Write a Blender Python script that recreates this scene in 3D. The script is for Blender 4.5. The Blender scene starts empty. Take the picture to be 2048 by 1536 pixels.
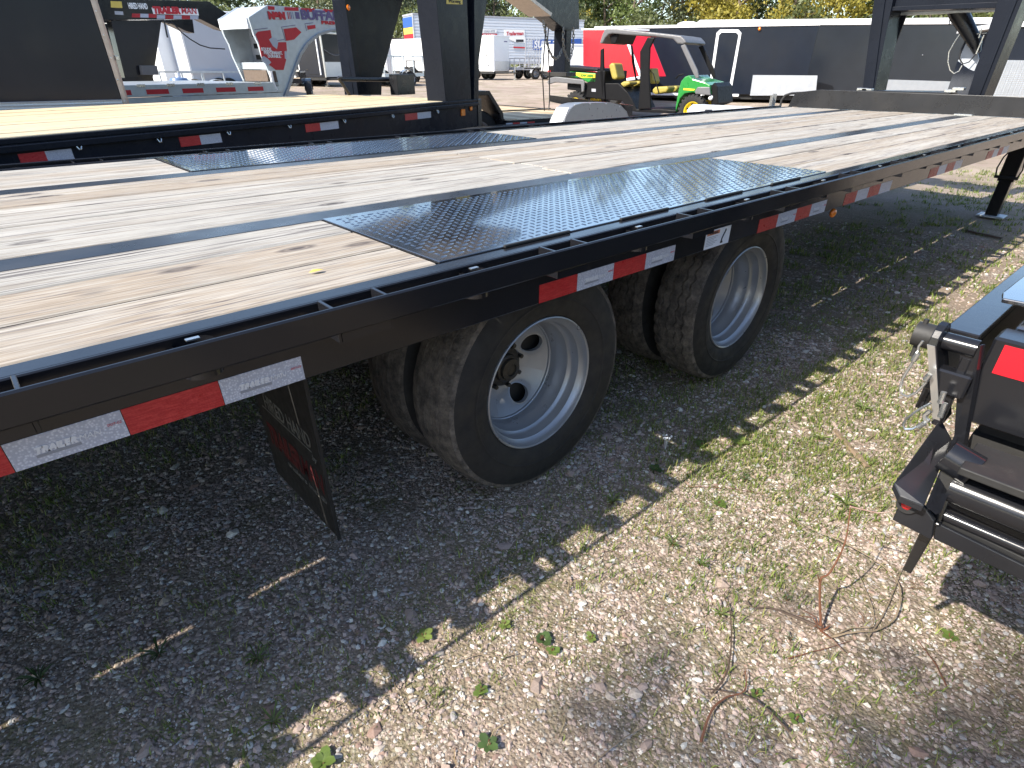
import bpy, bmesh, math, random
import numpy as np
from mathutils import Vector, Matrix
random.seed(7); RNG = np.random.default_rng(11)
scene = bpy.context.scene
COL = scene.collection
# ---------------------------------------------------------------- camera
CAM = np.array([0.0, -1.1105, 1.3346])
FW = np.array([0.5632452, 0.62468635, -0.54085285])
RT = np.array([0.74362701, -0.6685911, 0.00219027])
UP = np.array([0.36024118, 0.40342645, 0.84111438])
FPX, PPX, PPY = 1144.62, 1027.24, 868.5
cd = bpy.data.cameras.new('camera'); cam = bpy.data.objects.new('camera', cd); COL.objects.link(cam)
cd.sensor_width = 36.0; cd.lens = FPX/2048*36.0
cd.shift_x = (1024-PPX)/2048; cd.shift_y = (PPY-768)/2048
cd.clip_start = 0.05; cd.clip_end = 2000
cam.matrix_world = Matrix(((RT[0],UP[0],-FW[0],CAM[0]),(RT[1],UP[1],-FW[1],CAM[1]),(RT[2],UP[2],-FW[2],CAM[2]),(0,0,0,1)))
scene.camera = cam
# ---------------------------------------------------------------- light
SUN_AZ = math.radians(174.0)      # direction towards the sun, from +x, counter-clockwise
SUN_EL = math.radians(41.0)
w = bpy.data.worlds.new('World'); scene.world = w; w.use_nodes = True
nt = w.node_tree; bg = nt.nodes['Background']
sky = nt.nodes.new('ShaderNodeTexSky'); sky.sky_type = 'NISHITA'; sky.sun_disc = False
sky.sun_elevation = SUN_EL; sky.sun_rotation = math.pi/2 - SUN_AZ
sky.air_density = 1.0; sky.dust_density = 0.9; sky.ozone_density = 1.7
nt.links.new(sky.outputs[0], bg.inputs[0]); bg.inputs[1].default_value = 0.15
sd = bpy.data.lights.new('sun', 'SUN'); sd.energy = 4.4; sd.angle = math.radians(0.5); sd.color = (1.0, 0.93, 0.82)
so = bpy.data.objects.new('sun', sd); COL.objects.link(so)
so.location = (-20, 2, 20)
so.rotation_euler = Vector((-math.cos(SUN_EL)*math.cos(SUN_AZ), -math.cos(SUN_EL)*math.sin(SUN_AZ), -math.sin(SUN_EL))).to_track_quat('-Z','Y').to_euler()
vs = scene.view_settings; vs.view_transform = 'Standard'; vs.look = 'None'; vs.exposure = 1.08; vs.gamma = 1.0; vs.use_curve_mapping = False
scene.cycles.max_bounces = 6; scene.cycles.diffuse_bounces = 3; scene.cycles.glossy_bounces = 3; scene.cycles.transparent_max_bounces = 6
# ---------------------------------------------------------------- placement helpers (photograph pixels -> metres)
def ray(u, v): return FW + RT*(u-PPX)/FPX - UP*(v-PPY)/FPX
def onz(u, v, z=0.0): d = ray(u, v); return CAM + d*((z-CAM[2])/d[2])
def ony(u, v, y): d = ray(u, v); return CAM + d*((y-CAM[1])/d[1])
def onx(u, v, x): d = ray(u, v); return CAM + d*((x-CAM[0])/d[0])
def bearing(u, D):
    d = ray(u, 131.0); h = math.hypot(d[0], d[1]); return np.array([CAM[0]+d[0]/h*D, CAM[1]+d[1]/h*D])
def gz(x, y):
    d = np.hypot(np.asarray(x, float), np.asarray(y, float)+1.11)
    return 0.026*np.clip(d-15.0, 0, 25)
class Frame:
    def __init__(s, x, y, head=None, to=None):
        if to is not None: head = math.atan2(to[1]-y, to[0]-x)
        s.o = np.array([x, y, float(gz(x, y))]); s.h = head
        s.e = np.array([math.cos(head), math.sin(head), 0]); s.n = np.array([-math.sin(head), math.cos(head), 0])
    def px(s, u, v, b=0.0):
        d = ray(u, v); t = (b - (CAM-s.o)@s.n)/(d@s.n); P = CAM + d*t - s.o
        return (float(P@s.e), float(P[2]))
    def poly(s, pts, b=0.0): return [s.px(u, v, b) for u, v in pts]
# ---------------------------------------------------------------- objects
FR = {}
def tag(o, label=None, cat=None, group=None, kind=None):
    if label: o['label'] = label
    if cat: o['category'] = cat
    if group: o['group'] = group
    if kind: o['kind'] = kind
    return o
def thing(name, label, cat, loc=(0,0,0), rotz=0.0, group=None):
    o = bpy.data.objects.new(name, None); COL.objects.link(o); o.empty_display_size = 0.2
    o.location = loc; o.rotation_euler = (0, 0, rotz); FR[o.name] = (np.array(loc, float), rotz)
    return tag(o, label, cat, group)
def thing_fr(name, label, cat, fr, group=None): return thing(name, label, cat, tuple(fr.o), fr.h, group)
_bc = {}
class MB:
    def __init__(s): s.v = []; s.f = []; s.n = 0; s.mi = []; s.cur = 0
    def add(s, vs, fs):
        s.v.extend([tuple(map(float, p)) for p in vs]); s.f.extend([tuple(i+s.n for i in f) for f in fs]); s.mi.extend([s.cur]*len(fs)); s.n += len(vs); return s
    def box(s, x0, x1, y0, y1, z0, z1, bv=0.0):
        if x1 < x0: x0, x1 = x1, x0
        if y1 < y0: y0, y1 = y1, y0
        if z1 < z0: z0, z1 = z1, z0
        if bv <= 0:
            return s.add([(x0,y0,z0),(x1,y0,z0),(x1,y1,z0),(x0,y1,z0),(x0,y0,z1),(x1,y0,z1),(x1,y1,z1),(x0,y1,z1)],
                  [(0,3,2,1),(4,5,6,7),(0,1,5,4),(1,2,6,5),(2,3,7,6),(3,0,4,7)])
        bv = min(bv, (x1-x0)*.45, (y1-y0)*.45, (z1-z0)*.45)
        V = []; idx = {}
        for i, x in enumerate((x0, x1)):
            for j, y in enumerate((y0, y1)):
                for k, z in enumerate((z0, z1)):
                    sx, sy, sz = (1-2*i)*bv, (1-2*j)*bv, (1-2*k)*bv
                    for a, p in (('x', (x, y+sy, z+sz)), ('y', (x+sx, y, z+sz)), ('z', (x+sx, y+sy, z))):
                        idx[(i,j,k,a)] = len(V); V.append(p)
        F = []
        for i in (0,1): F.append([idx[(i,j,k,'x')] for j,k in ((0,0),(1,0),(1,1),(0,1))][::(1 if i else -1)])
        for j in (0,1): F.append([idx[(i,j,k,'y')] for i,k in ((0,0),(1,0),(1,1),(0,1))][::(-1 if j else 1)])
        for k in (0,1): F.append([idx[(i,j,k,'z')] for i,j in ((0,0),(1,0),(1,1),(0,1))][::(1 if k else -1)])
        for i in (0,1):
            for j in (0,1): 
                q = [idx[(i,j,0,'x')], idx[(i,j,1,'x')], idx[(i,j,1,'y')], idx[(i,j,0,'y')]]; F.append(q if (i+j)%2 else q[::-1])
        for i in (0,1):
            for k in (0,1):
                q = [idx[(i,0,k,'x')], idx[(i,1,k,'x')], idx[(i,1,k,'z')], idx[(i,0,k,'z')]]; F.append(q[::-1] if (i+k)%2 else q)
        for j in (0,1):
            for k in (0,1):
                q = [idx[(0,j,k,'y')], idx[(1,j,k,'y')], idx[(1,j,k,'z')], idx[(0,j,k,'z')]]; F.append(q if (j+k)%2 else q[::-1])
        for i in (0,1):
            for j in (0,1):
                for k in (0,1):
                    q = [idx[(i,j,k,'x')], idx[(i,j,k,'y')], idx[(i,j,k,'z')]]; F.append(q if (i+j+k)%2 else q[::-1])
        return s.add(V, F)
    def prism(s, poly, axis, d0, d1):
        # poly: 2-D points; axis 'y': (a,z) extruded along y ; 'x': (y,z) ; 'z': (x,y)
        n = len(poly)
        A = sum(poly[i][0]*poly[(i+1)%n][1]-poly[(i+1)%n][0]*poly[i][1] for i in range(n))
        if A < 0: poly = poly[::-1]
        def P(p, d): return {'y': (p[0], d, p[1]), 'x': (d, p[0], p[1]), 'z': (p[0], p[1], d)}[axis]
        if d1 < d0: d0, d1 = d1, d0
        V = [P(p, d0) for p in poly] + [P(p, d1) for p in poly]
        F = [tuple(range(n)) , tuple(range(2*n-1, n-1, -1))]
        for i in range(n): j = (i+1) % n; F.append((i, i+n, j+n, j))
        if axis != 'y': F = [f[::-1] for f in F]
        return s.add(V, F)
    def tube(s, pts, r, n=8, cap=True):
        pts = [Vector(p) for p in pts]; m = len(pts); rr = r if isinstance(r, (list, tuple)) else [r]*m
        V = []; prev = None
        for i, p in enumerate(pts):
            t = (pts[min(i+1, m-1)]-pts[max(i-1, 0)]).normalized()
            if prev is None: ref = Vector((0,0,1)) if abs(t.z) < .9 else Vector((1,0,0)); a = t.cross(ref).normalized()
            else: a = (prev - t*prev.dot(t)).normalized()
            prev = a; b = t.cross(a)
            for k in range(n):
                th = 2*math.pi*k/n; V.append(p + a*math.cos(th)*rr[i] + b*math.sin(th)*rr[i])
        F = []
        for i in range(m-1):
            for k in range(n): F.append((i*n+k, i*n+(k+1)%n, (i+1)*n+(k+1)%n, (i+1)*n+k))
        if cap: F.append(tuple(range(n-1,-1,-1))); F.append(tuple(range((m-1)*n, m*n)))
        return s.add(V, F)
    def lathe(s, prof, c, axis='y', n=48, a0=0, a1=2*math.pi):
        # prof: list of (r, d) along axis from centre c
        V = []; full = abs(a1-a0-2*math.pi) < 1e-6; N = n if full else n+1
        for i in range(N):
            th = a0+(a1-a0)*i/n; cs, sn = math.cos(th), math.sin(th)
            for r, d in prof:
                V.append({'y': (c[0]+r*cs, c[1]+d, c[2]+r*sn), 'z': (c[0]+r*cs, c[1]+r*sn, c[2]+d), 'x': (c[0]+d, c[1]+r*cs, c[2]+r*sn)}[axis])
        m = len(prof); F = []
        for i in range(n):
            j = (i+1) % N
            for k in range(m-1): F.append((i*m+k, j*m+k, j*m+k+1, i*m+k+1))
        if axis in 'zx': pass
        return s.add(V, F)
    def ball(s, c, r, n=8, sq=(1,1,1)):
        return s._tr(lambda p: (c[0]+(p[0]-c[0])*sq[0], c[1]+(p[1]-c[1])*sq[1], c[2]+(p[2]-c[2])*sq[2]), lambda: s.lathe([(max(1e-4, r*math.sin(math.pi*k/(n))), -r*math.cos(math.pi*k/n)) for k in range(n+1)], c, 'z', n*2))
    def _tr(s, fn, do):
        i0 = s.n; do(); s.v[i0:] = [fn(p) for p in s.v[i0:]]; return s
    def mat(s, i): s.cur = i; return s
    def build(s, name, mats, parent=None, smooth=False, world=True, auto=None, bevel=0.0):
        """world=True: the vertices are world coordinates, moved into the parent's frame"""
        me = bpy.data.meshes.new(name)
        V = np.array(s.v, float).reshape(-1, 3)
        root = parent
        while root is not None and root.name not in FR and root.parent is not None: root = root.parent
        if world and root is not None and root.name in FR:
            L, rz = FR[root.name]; q = V-L; c, sn = math.cos(rz), math.sin(rz)
            V = np.stack([q[:,0]*c+q[:,1]*sn, -q[:,0]*sn+q[:,1]*c, q[:,2]], 1)
        org = None
        if parent is None:
            org = np.array([(V[:,0].min()+V[:,0].max())/2, (V[:,1].min()+V[:,1].max())/2, V[:,2].min()]); V = V-org
        me.from_pydata([tuple(p) for p in V], [], s.f)
        if not isinstance(mats, (list, tuple)): mats = [mats]
        for m_ in mats: me.materials.append(m_)
        if len(mats) > 1: me.polygons.foreach_set('material_index', s.mi)
        bm = bmesh.new(); bm.from_mesh(me); bmesh.ops.recalc_face_normals(bm, faces=bm.faces); bm.to_mesh(me); bm.free()
        if smooth:
            me.polygons.foreach_set('use_smooth', [True]*len(me.polygons))
            me.set_sharp_from_angle(angle=math.radians(auto if auto else 40))
        me.update()
        o = bpy.data.objects.new(name, me); COL.objects.link(o)
        if org is not None: o.location = org
        if parent is not None: o.parent = parent
        if bevel > 0:
            md = o.modifiers.new('bevel', 'BEVEL'); md.width = bevel; md.segments = 2; md.limit_method = 'ANGLE'; md.angle_limit = math.radians(50)
        return o
def copy_tree(o, parent=None, **kw):
    c = o.copy(); COL.objects.link(c)
    if parent is not None: c.parent = parent
    for ch in list(o.children): copy_tree(ch, c)
    return c
def lettering(txt, size, mat, parent, origin, right, up, bold=0.0, shear=0.0, depth=0.0015, width=None, name='lettering', align='LEFT', world=True, spacing=1.0):
    cu = bpy.data.curves.new('t', 'FONT'); cu.body = txt; cu.size = size; cu.offset = bold; cu.shear = shear; cu.extrude = depth/2; cu.align_x = align; cu.resolution_u = 3; cu.space_character = spacing
    tmp = bpy.data.objects.new('t', cu); me = bpy.data.meshes.new_from_object(tmp)
    n = len(me.vertices); co = np.zeros(n*3); me.vertices.foreach_get('co', co); co = co.reshape(-1, 3)
    if width:
        wd = co[:,0].max()-co[:,0].min()
        co[:,0] *= width/max(wd, 1e-6)
    r = np.array(right, float); u_ = np.array(up, float); nn = np.cross(r, u_)
    P = np.array(origin) + co[:,:1]*r + co[:,1:2]*u_ + (co[:,2:3]+depth/2)*nn
    root = parent
    while root is not None and root.name not in FR and root.parent is not None: root = root.parent
    if world and root is not None and root.name in FR:
        L, rz = FR[root.name]; q = P-L; c, sn = math.cos(rz), math.sin(rz)
        P = np.stack([q[:,0]*c+q[:,1]*sn, -q[:,0]*sn+q[:,1]*c, q[:,2]], 1)
    me.vertices.foreach_set('co', P.ravel()); me.name = name
    me.materials.clear(); me.materials.append(mat); me.update()
    o = bpy.data.objects.new(name, me); COL.objects.link(o); o.parent = parent
    bpy.data.objects.remove(tmp); bpy.data.curves.remove(cu)
    return o
# ---------------------------------------------------------------- materials
class NT:
    def __init__(s, name):
        s.m = bpy.data.materials.new(name); s.m.use_nodes = True; s.t = s.m.node_tree; s.b = s.t.nodes['Principled BSDF']
    def n(s, typ, **kw):
        nd = s.t.nodes.new(typ)
        for k, v in kw.items():
            if k.startswith('i_'): 
                key = k[2:]; key = int(key) if key.isdigit() else key
                nd.inputs[key].default_value = v
            else: setattr(nd, k, v)
        return nd
    def l(s, a, b): s.t.links.new(a, b)
    def coord(s, scale=(1,1,1), loc=(0,0,0), kind='Object', rnd=False):
        tc = s.n('ShaderNodeTexCoord'); mp = s.n('ShaderNodeMapping'); mp.inputs['Scale'].default_value = scale; mp.inputs['Location'].default_value = loc
        src = tc.outputs['Object' if kind == 'World' else kind]
        if kind == 'World': src = s.n('ShaderNodeNewGeometry').outputs['Position']
        if rnd:
            oi = s.n('ShaderNodeObjectInfo'); ml = s.n('ShaderNodeMath', operation='MULTIPLY', i_1=37.0); s.l(oi.outputs['Random'], ml.inputs[0])
            ad = s.n('ShaderNodeVectorMath', operation='ADD'); s.l(src, ad.inputs[0]); s.l(ml.outputs[0], ad.inputs[1]); src = ad.outputs[0]
        s.l(src, mp.inputs['Vector']); return mp.outputs[0]
    def noise(s, vec, scale, detail=4, rough=.55, dist=0):
        nd = s.n('ShaderNodeTexNoise'); nd.inputs['Scale'].default_value = scale; nd.inputs['Detail'].default_value = detail; nd.inputs['Roughness'].default_value = rough; nd.inputs['Distortion'].default_value = dist
        s.l(vec, nd.inputs['Vector']); return nd.outputs['Fac']
    def vor(s, vec, scale, out='Distance', feature='F1', rnd=1.0):
        nd = s.n('ShaderNodeTexVoronoi', feature=feature); nd.inputs['Scale'].default_value = scale; nd.inputs['Randomness'].default_value = rnd
        s.l(vec, nd.inputs['Vector']); return nd.outputs[out]
    def ramp(s, fac, stops):
        r = s.n('ShaderNodeValToRGB'); e = r.color_ramp.elements
        while len(e) < len(stops): e.new(.5)
        for i, (p, c) in enumerate(stops):
            e[i].position = p; e[i].color = (c[0], c[1], c[2], 1) if isinstance(c, (tuple, list)) else (c, c, c, 1)
        s.l(fac, r.inputs[0]); return r.outputs[0]
    def mix(s, fac, a, b, mode='MIX'):
        m = s.n('ShaderNodeMix', data_type='RGBA', blend_type=mode)
        for inp, val in ((m.inputs[0], fac), (m.inputs[6], a), (m.inputs[7], b)):
            if isinstance(val, (int, float)): inp.default_value = val
            elif isinstance(val, tuple): inp.default_value = (*val, 1) if len(val) == 3 else val
            else: s.l(val, inp)
        return m.outputs[2]
    def math(s, op, a, b=0.0, c=None):
        m = s.n('ShaderNodeMath', operation=op)
        for i, val in enumerate((a, b, c)):
            if val is None: continue
            if isinstance(val, (int, float)): m.inputs[i].default_value = val
            else: s.l(val, m.inputs[i])
        return m.outputs[0]
    def bump(s, h, strength=.3, dist=.01, prev=None):
        b = s.n('ShaderNodeBump'); b.inputs['Strength'].default_value = strength; b.inputs['Distance'].default_value = dist; s.l(h, b.inputs['Height'])
        if prev is not None: s.l(prev, b.inputs['Normal'])
        return b.outputs[0]
    def set(s, **kw):
        for k, v in kw.items():
            k = {'col':'Base Color','rough':'Roughness','metal':'Metallic','normal':'Normal','coat':'Coat Weight','coatr':'Coat Roughness','spec':'Specular IOR Level','trans':'Transmission Weight','emit':'Emission Color','es':'Emission Strength','sss':'Subsurface Weight','alpha':'Alpha'}[k]
            inp = s.b.inputs[k]
            if isinstance(v, (int, float)): inp.default_value = v
            elif isinstance(v, tuple): inp.default_value = (*v, 1) if len(v) == 3 else v
            else: s.l(v, inp)
        return s.m
M = {}
def simple(name, col, rough=.5, metal=0.0, var=.18, scale=6.0, bump=0.0, bscale=60, coat=0.0, dust=0.0):
    t = NT(name); vec = t.coord(kind='World')
    nz = t.noise(vec, scale, 5); c = t.mix(t.math('MULTIPLY', nz, 1.0), tuple(x*(1-var) for x in col), tuple(min(1, x*(1+var)) for x in col))
    if dust > 0:
        d = t.ramp(t.noise(vec, 3.1, 6, .65), [(.42, 0.0), (.75, dust)]); c = t.mix(d, c, (.30, .27, .23))
    r = t.ramp(t.noise(vec, scale*2.3, 4), [(.3, max(.03, rough*.8)), (.7, min(1, rough*1.2))])
    t.set(col=c, rough=r, metal=metal, coat=coat, coatr=.06)
    if coat >= 9: t.b.inputs['Coat IOR'].default_value = 1.7
    if bump > 0: t.set(normal=t.bump(t.noise(vec, bscale, 3), bump, .004))
    M[name] = t.m; return t.m
simple('black_paint', (.010,.0105,.013), .17, 0, .25, 4, .04, 45, 0, .010)
simple('black_paint_dusty', (.011,.012,.015), .30, 0, .3, 5, .06, 50, 0, .04)
simple('black_riser', (.010,.0125,.019), .28, 0, .25, 3, .03, 30, 0, .004)
M['black_riser'].node_tree.nodes['Principled BSDF'].inputs['Specular IOR Level'].default_value = .12
simple('beam_paint', (.022,.025,.030), .30, 0, .25, 5, .05, 40, 0, .10)
M['beam_paint'].node_tree.nodes['Principled BSDF'].inputs['Specular IOR Level'].default_value = .9
simple('black_matte', (.012,.012,.012), .65, 0, .3, 8, .1, 80, 0, .06)
simple('rubber', (.012,.012,.0125), .72, 0, .3, 9, .12, 120, 0, .05)
simple('silver_wheel', (.33,.345,.37), .33, .5, .10, 9, .03, 160, 0, .06)
simple('silver_side', (.66,.69,.74), .45, .15, .08, 4)
simple('hub_grease', (.060,.055,.048), .42, .6, .6, 40, .3, 90)
simple('galvanised', (.50,.55,.58), .42, .55, .18, 14, .05, 60)
simple('zinc', (.62,.63,.62), .28, .9, .15, 30)
simple('chain_steel', (.26,.25,.23), .45, .8, .3, 60)
simple('white_paint', (.80,.81,.82), .35, 0, .04, 3, 0, 60, .2, .05)
simple('grey_panel', (.42,.46,.52), .4, 0, .05, 3, 0, 60, .2)
simple('black_panel', (.011,.015,.025), .16, 0, .2, 2, .02, 8, 0, .006)
simple('navy_reflect', (.02,.024,.032), .14, 0, .2, 2)
simple('alu_trim', (.62,.61,.58), .35, .8, .12, 12, .04, 50)
simple('reddish_trim', (.50,.43,.38), .42, .6, .25, 14, .05, 50)
simple('red_paint', (.55,.006,.016), .35, 0, .06, 3, 0, 60, .3)
simple('green_paint', (.018,.21,.035), .3, 0, .08, 5, 0, 60, .4)
simple('yellow_paint', (.80,.62,.03), .4, 0, .06, 5)
simple('seat_yellow', (.34,.27,.05), .6, 0, .12, 12, .1, 60)
simple('grey_plastic', (.12,.12,.125), .5, 0, .15, 10, .05, 70)
simple('black_plastic', (.007,.007,.008), .5, 0, .3, 9, .06, 70)
simple('tan_reflect', (.45,.36,.25), .3)
simple('amber_lens', (.85,.22,.02), .18, 0, .1, 30, .1, 300, .5)
simple('red_lens', (.45,.01,.012), .12, 0, .2, 40, .15, 300, .8)
simple('clear_white', (.85,.85,.84), .3, 0, .03)
simple('decal_white', (.66,.68,.72), .35, 0, .05, 40)
simple('decal_orange', (.50,.17,.07), .45, 0, .2, 60)
simple('decal_black', (.02,.02,.025), .5)
simple('decal_grey', (.36,.37,.40), .5)
simple('decal_yellow', (.62,.46,.09), .5, 0, .1, 20)
simple('flap_white', (.13,.13,.12), .8)
simple('flap_red', (.085,.006,.007), .8)
simple('decal_red', (.50,.018,.03), .4, 0, .1, 20)
simple('decal_purple', (.13,.10,.22), .45, 0, .1, 20)
simple('decal_blue', (.03,.10,.38), .45, 0, .1, 20)
simple('tape_text', (.60,.61,.64), .35, 0, .08, 60)
simple('tape_shade', (.23,.24,.27), .5, 0, .1, 60)
simple('cable_black', (.012,.012,.013), .45)
simple('bark', (.16,.12,.09), .85, 0, .4, 6, .5, 14)
simple('twig_red', (.14,.06,.033), .5, 0, .35, 40, .2, 120)
simple('twig_dry', (.23,.175,.115), .7, 0, .3, 60, .2, 150)
simple('twig_dark', (.075,.05,.035), .75, 0, .4, 60, .2, 150)
simple('dead_wood', (.20,.145,.095), .8, 0, .4, 40, .4, 90)
simple('brown_fabric', (.11,.08,.06), .9, 0, .3, 30)
simple('glass_dark', (.03,.035,.04), .08, 0, .1)
simple('blue_tank', (.09,.16,.30), .35, 0, .2, 10)
M['black_panel'].node_tree.nodes['Principled BSDF'].inputs['Specular IOR Level'].default_value = .32
M['black_plastic'].node_tree.nodes['Principled BSDF'].inputs['Specular IOR Level'].default_value = .15
# reflective tape
t = NT('tape_red'); v = t.coord(kind='World'); a = t.noise(v, 60, 5, .6); c = t.mix(t.ramp(t.noise(t.coord((8,8,60), kind='World'), 6, 4), [(.45,0.0),(.62,1.0)]), (.36,.008,.014), (.46,.028,.03)); t.set(col=c, rough=t.ramp(a,[(.3,.25),(.7,.5)]), normal=t.bump(t.vor(v,220),.25,.002)); M['tape_red']=t.m
t = NT('tape_white'); v = t.coord(kind='World'); d = t.vor(v, 230); c = t.ramp(d, [(.1,(.60,.62,.68)),(.55,(.36,.38,.45))]); t.set(col=c, rough=.32, normal=t.bump(d,.2,.002)); M['tape_white']=t.m
# weathered deck plank, grain along x
def wood(name, pale, tan, dark, darkamt, knot=1.0, rough=.78):
    t = NT(name); oi = t.n('ShaderNodeObjectInfo')
    v0 = t.coord((1.0, 1.0, 1.0), rnd=True)
    # wander of the grain
    wn = t.n('ShaderNodeTexNoise'); wn.inputs['Scale'].default_value = 1.3; wn.inputs['Detail'].default_value = 2; t.l(v0, wn.inputs['Vector'])
    wv = t.n('ShaderNodeVectorMath', operation='MULTIPLY_ADD'); t.l(wn.outputs['Color'], wv.inputs[0]); wv.inputs[1].default_value = (0, .035, .035); t.l(v0, wv.inputs[2]); v = wv.outputs[0]
    def st(sx, sy): m = t.n('ShaderNodeMapping'); m.inputs['Scale'].default_value = (sx, sy, sy); t.l(v, m.inputs['Vector']); return m.outputs[0]
    g1 = t.noise(st(1.2, 42), 1.0, 7, .68, .35); g2 = t.noise(st(3.2, 170), 1.0, 4, .65); g3 = t.noise(st(.8, 15), 1.0, 5, .6, .3); g4 = t.noise(st(9, 330), 1.0, 2, .5)
    base = t.mix(t.ramp(t.math('ADD', t.math('MULTIPLY', g3, .80), t.math('MULTIPLY', oi.outputs['Random'], .36)), [(.40, 0.0), (.50, .2), (.62, .65), (.74, 1.0)]), pale, tan)
    c = t.mix(t.math('MULTIPLY', t.ramp(g1, [(.50, 0.0), (.62, 1.0)]), .7), base, tuple(x*.72 for x in tan))
    c = t.mix(t.math('MULTIPLY', t.ramp(g1, [(.36, 1.0), (.45, 0.0)]), darkamt), c, dark)
    c = t.mix(t.math('MULTIPLY', t.ramp(g2, [(.33, 1.0), (.45, 0.0)]), .85*darkamt), c, tuple(x*1.2 for x in dark))
    c = t.mix(t.math('MULTIPLY', t.ramp(g4, [(.48, 0.0), (.72, 1.0)]), .5), c, tuple(min(1, x*1.15) for x in pale))
    # weather stains across the boards and knots
    bl = t.ramp(t.noise(v0, 5.5, 6, .7), [(.45, 0.0), (.70, .35)]); c = t.mix(t.math('MULTIPLY', bl, darkamt), c, tuple(x*.62 for x in pale))
    kv = t.n('ShaderNodeMapping'); kv.inputs['Scale'].default_value = (2.6, 6.5, 0.0); t.l(v0, kv.inputs['Vector'])
    kd = t.vor(kv.outputs[0], 1.0)
    kc = t.mix(t.math('MULTIPLY', t.ramp(kd, [(.05, .9), (.075, .35), (.10, .75), (.16, .0)]), knot), c, tuple(x*.7 for x in dark))
    h = t.math('ADD', t.math('MULTIPLY', g2, .6), g1)
    pr = t.mix(t.ramp(oi.outputs['Random'], [(0, .78), (1, 1.08)]), (0,0,0), kc)
    t.set(col=pr, rough=rough, spec=.3, normal=t.bump(h, .45, .006)); M[name] = t.m
wood('deck_wood', (.50,.475,.425), (.31,.25,.185), (.075,.062,.064), 1.0)
simple('joint_shade', (.035,.028,.026), .95)  # dark colour standing in for shade in the plank gaps
wood('new_wood', (.72,.62,.42), (.60,.47,.28), (.26,.15,.07), .4, .6, .6)
wood('pale_wood', (.55,.42,.27), (.45,.30,.16), (.22,.14,.08), .3, .5, .65)
# black treadplate
t = NT('treadplate_black'); v = t.coord(kind='World'); t.set(col=t.mix(t.ramp(t.noise(v,5,5),[(.4,0.0),(.75,.10)]), (.011,.013,.017), (.22,.20,.18)), rough=t.ramp(t.noise(v,9,4),[(.3,.10),(.7,.24)]), coat=1.0, coatr=.05, spec=.8, normal=t.bump(t.noise(v,30,3),.06,.004)); t.b.inputs['Coat IOR'].default_value = 2.3; M['treadplate_black']=t.m
# aluminium treadplate seen from afar: fine relief only
t = NT('treadplate_alu'); v = t.coord(kind='World'); d = t.vor(v, 34, rnd=.0); t.set(col=t.mix(t.noise(v,7,4),(.50,.52,.54),(.64,.65,.66)), rough=.38, metal=.7, normal=t.bump(d,.5,.01)); M['treadplate_alu']=t.m
# dusty tread of the tyres
t = NT('tyre_tread'); v = t.coord(kind='World'); c = t.mix(t.ramp(t.noise(v,22,6,.7),[(.36,0.0),(.66,1.0)]), (.045,.040,.036), (.17,.145,.12)); c = t.mix(t.ramp(t.vor(v,90),[(.0,.6),(.25,0.0)]), c, (.02,.019,.018)); t.set(col=c, rough=.9, normal=t.bump(t.math('ADD',t.noise(v,70,5),t.vor(v,120)),.5,.006)); M['tyre_tread']=t.m
# leaf: colour from the object
t = NT('leaf'); oi = t.n('ShaderNodeObjectInfo'); v = t.coord(kind='World'); nz = t.noise(v, 1.3, 3); c = t.mix(t.ramp(nz,[(.35,.55),(.65,1.35)]), (0,0,0), oi.outputs['Color']); c = t.mix(t.math('MULTIPLY', t.ramp(t.noise(v,14,2),[(.4,0.0),(.7,1.0)]), .4), c, oi.outputs['Color'], 'ADD'); t.set(col=c, rough=.55, sss=0.0); 
tr = t.n('ShaderNodeBsdfTranslucent'); t.l(c, tr.inputs[0]); mx = t.n('ShaderNodeMixShader', i_0=.35); t.l(t.b.outputs[0], mx.inputs[1]); t.l(tr.outputs[0], mx.inputs[2]); t.l(mx.outputs[0], t.t.nodes['Material Output'].inputs[0]); M['leaf']=t.m
# grass / weeds: colour per blade from an attribute
t = NT('grass'); at = t.n('ShaderNodeAttribute', attribute_name='tint'); t.set(col=at.outputs[0], rough=.5)
tr = t.n('ShaderNodeBsdfTranslucent'); t.l(at.outputs[0], tr.inputs[0]); mx = t.n('ShaderNodeMixShader', i_0=.35); t.l(t.b.outputs[0], mx.inputs[1]); t.l(tr.outputs[0], mx.inputs[2]); t.l(mx.outputs[0], t.t.nodes['Material Output'].inputs[0]); M['grass']=t.m
t = NT('stone'); at = t.n('ShaderNodeAttribute', attribute_name='tint'); v = t.coord(kind='World'); c = t.mix(t.ramp(t.noise(v,190,4,.7),[(.3,.75),(.7,1.12)]), (0,0,0), at.outputs[0]); t.set(col=c, rough=.85, normal=t.bump(t.noise(v,260,3),.3,.002)); M['stone']=t.m
# ground: crushed gravel, dirt, thin grass
t = NT('gravel_ground'); v = t.coord(kind='World')
vd = t.n('ShaderNodeTexVoronoi'); vd.inputs['Scale'].default_value = 95; t.l(v, vd.inputs['Vector'])
sep = t.n('ShaderNodeSeparateColor'); t.l(vd.outputs['Color'], sep.inputs[0])
peb = t.ramp(sep.outputs[0], [(0.0,(.17,.13,.10)),(.3,(.27,.215,.17)),(.6,(.32,.255,.205)),(.85,(.38,.33,.28)),(1.0,(.52,.48,.42))])
edge = t.ramp(vd.outputs['Distance'], [(.35,0.0),(.75,.75)])
c = t.mix(edge, peb, (.13,.095,.075))
dirt = t.mix(t.noise(v, 35, 6), (.20,.155,.11), (.31,.245,.185))
c = t.mix(t.ramp(t.noise(v, 2.2, 6, .6), [(.42, 0.0), (.62, .8)]), c, dirt)
geo = t.n('ShaderNodeNewGeometry'); ln = t.n('ShaderNodeVectorMath', operation='LENGTH'); t.l(geo.outputs['Position'], ln.inputs[0])
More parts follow.
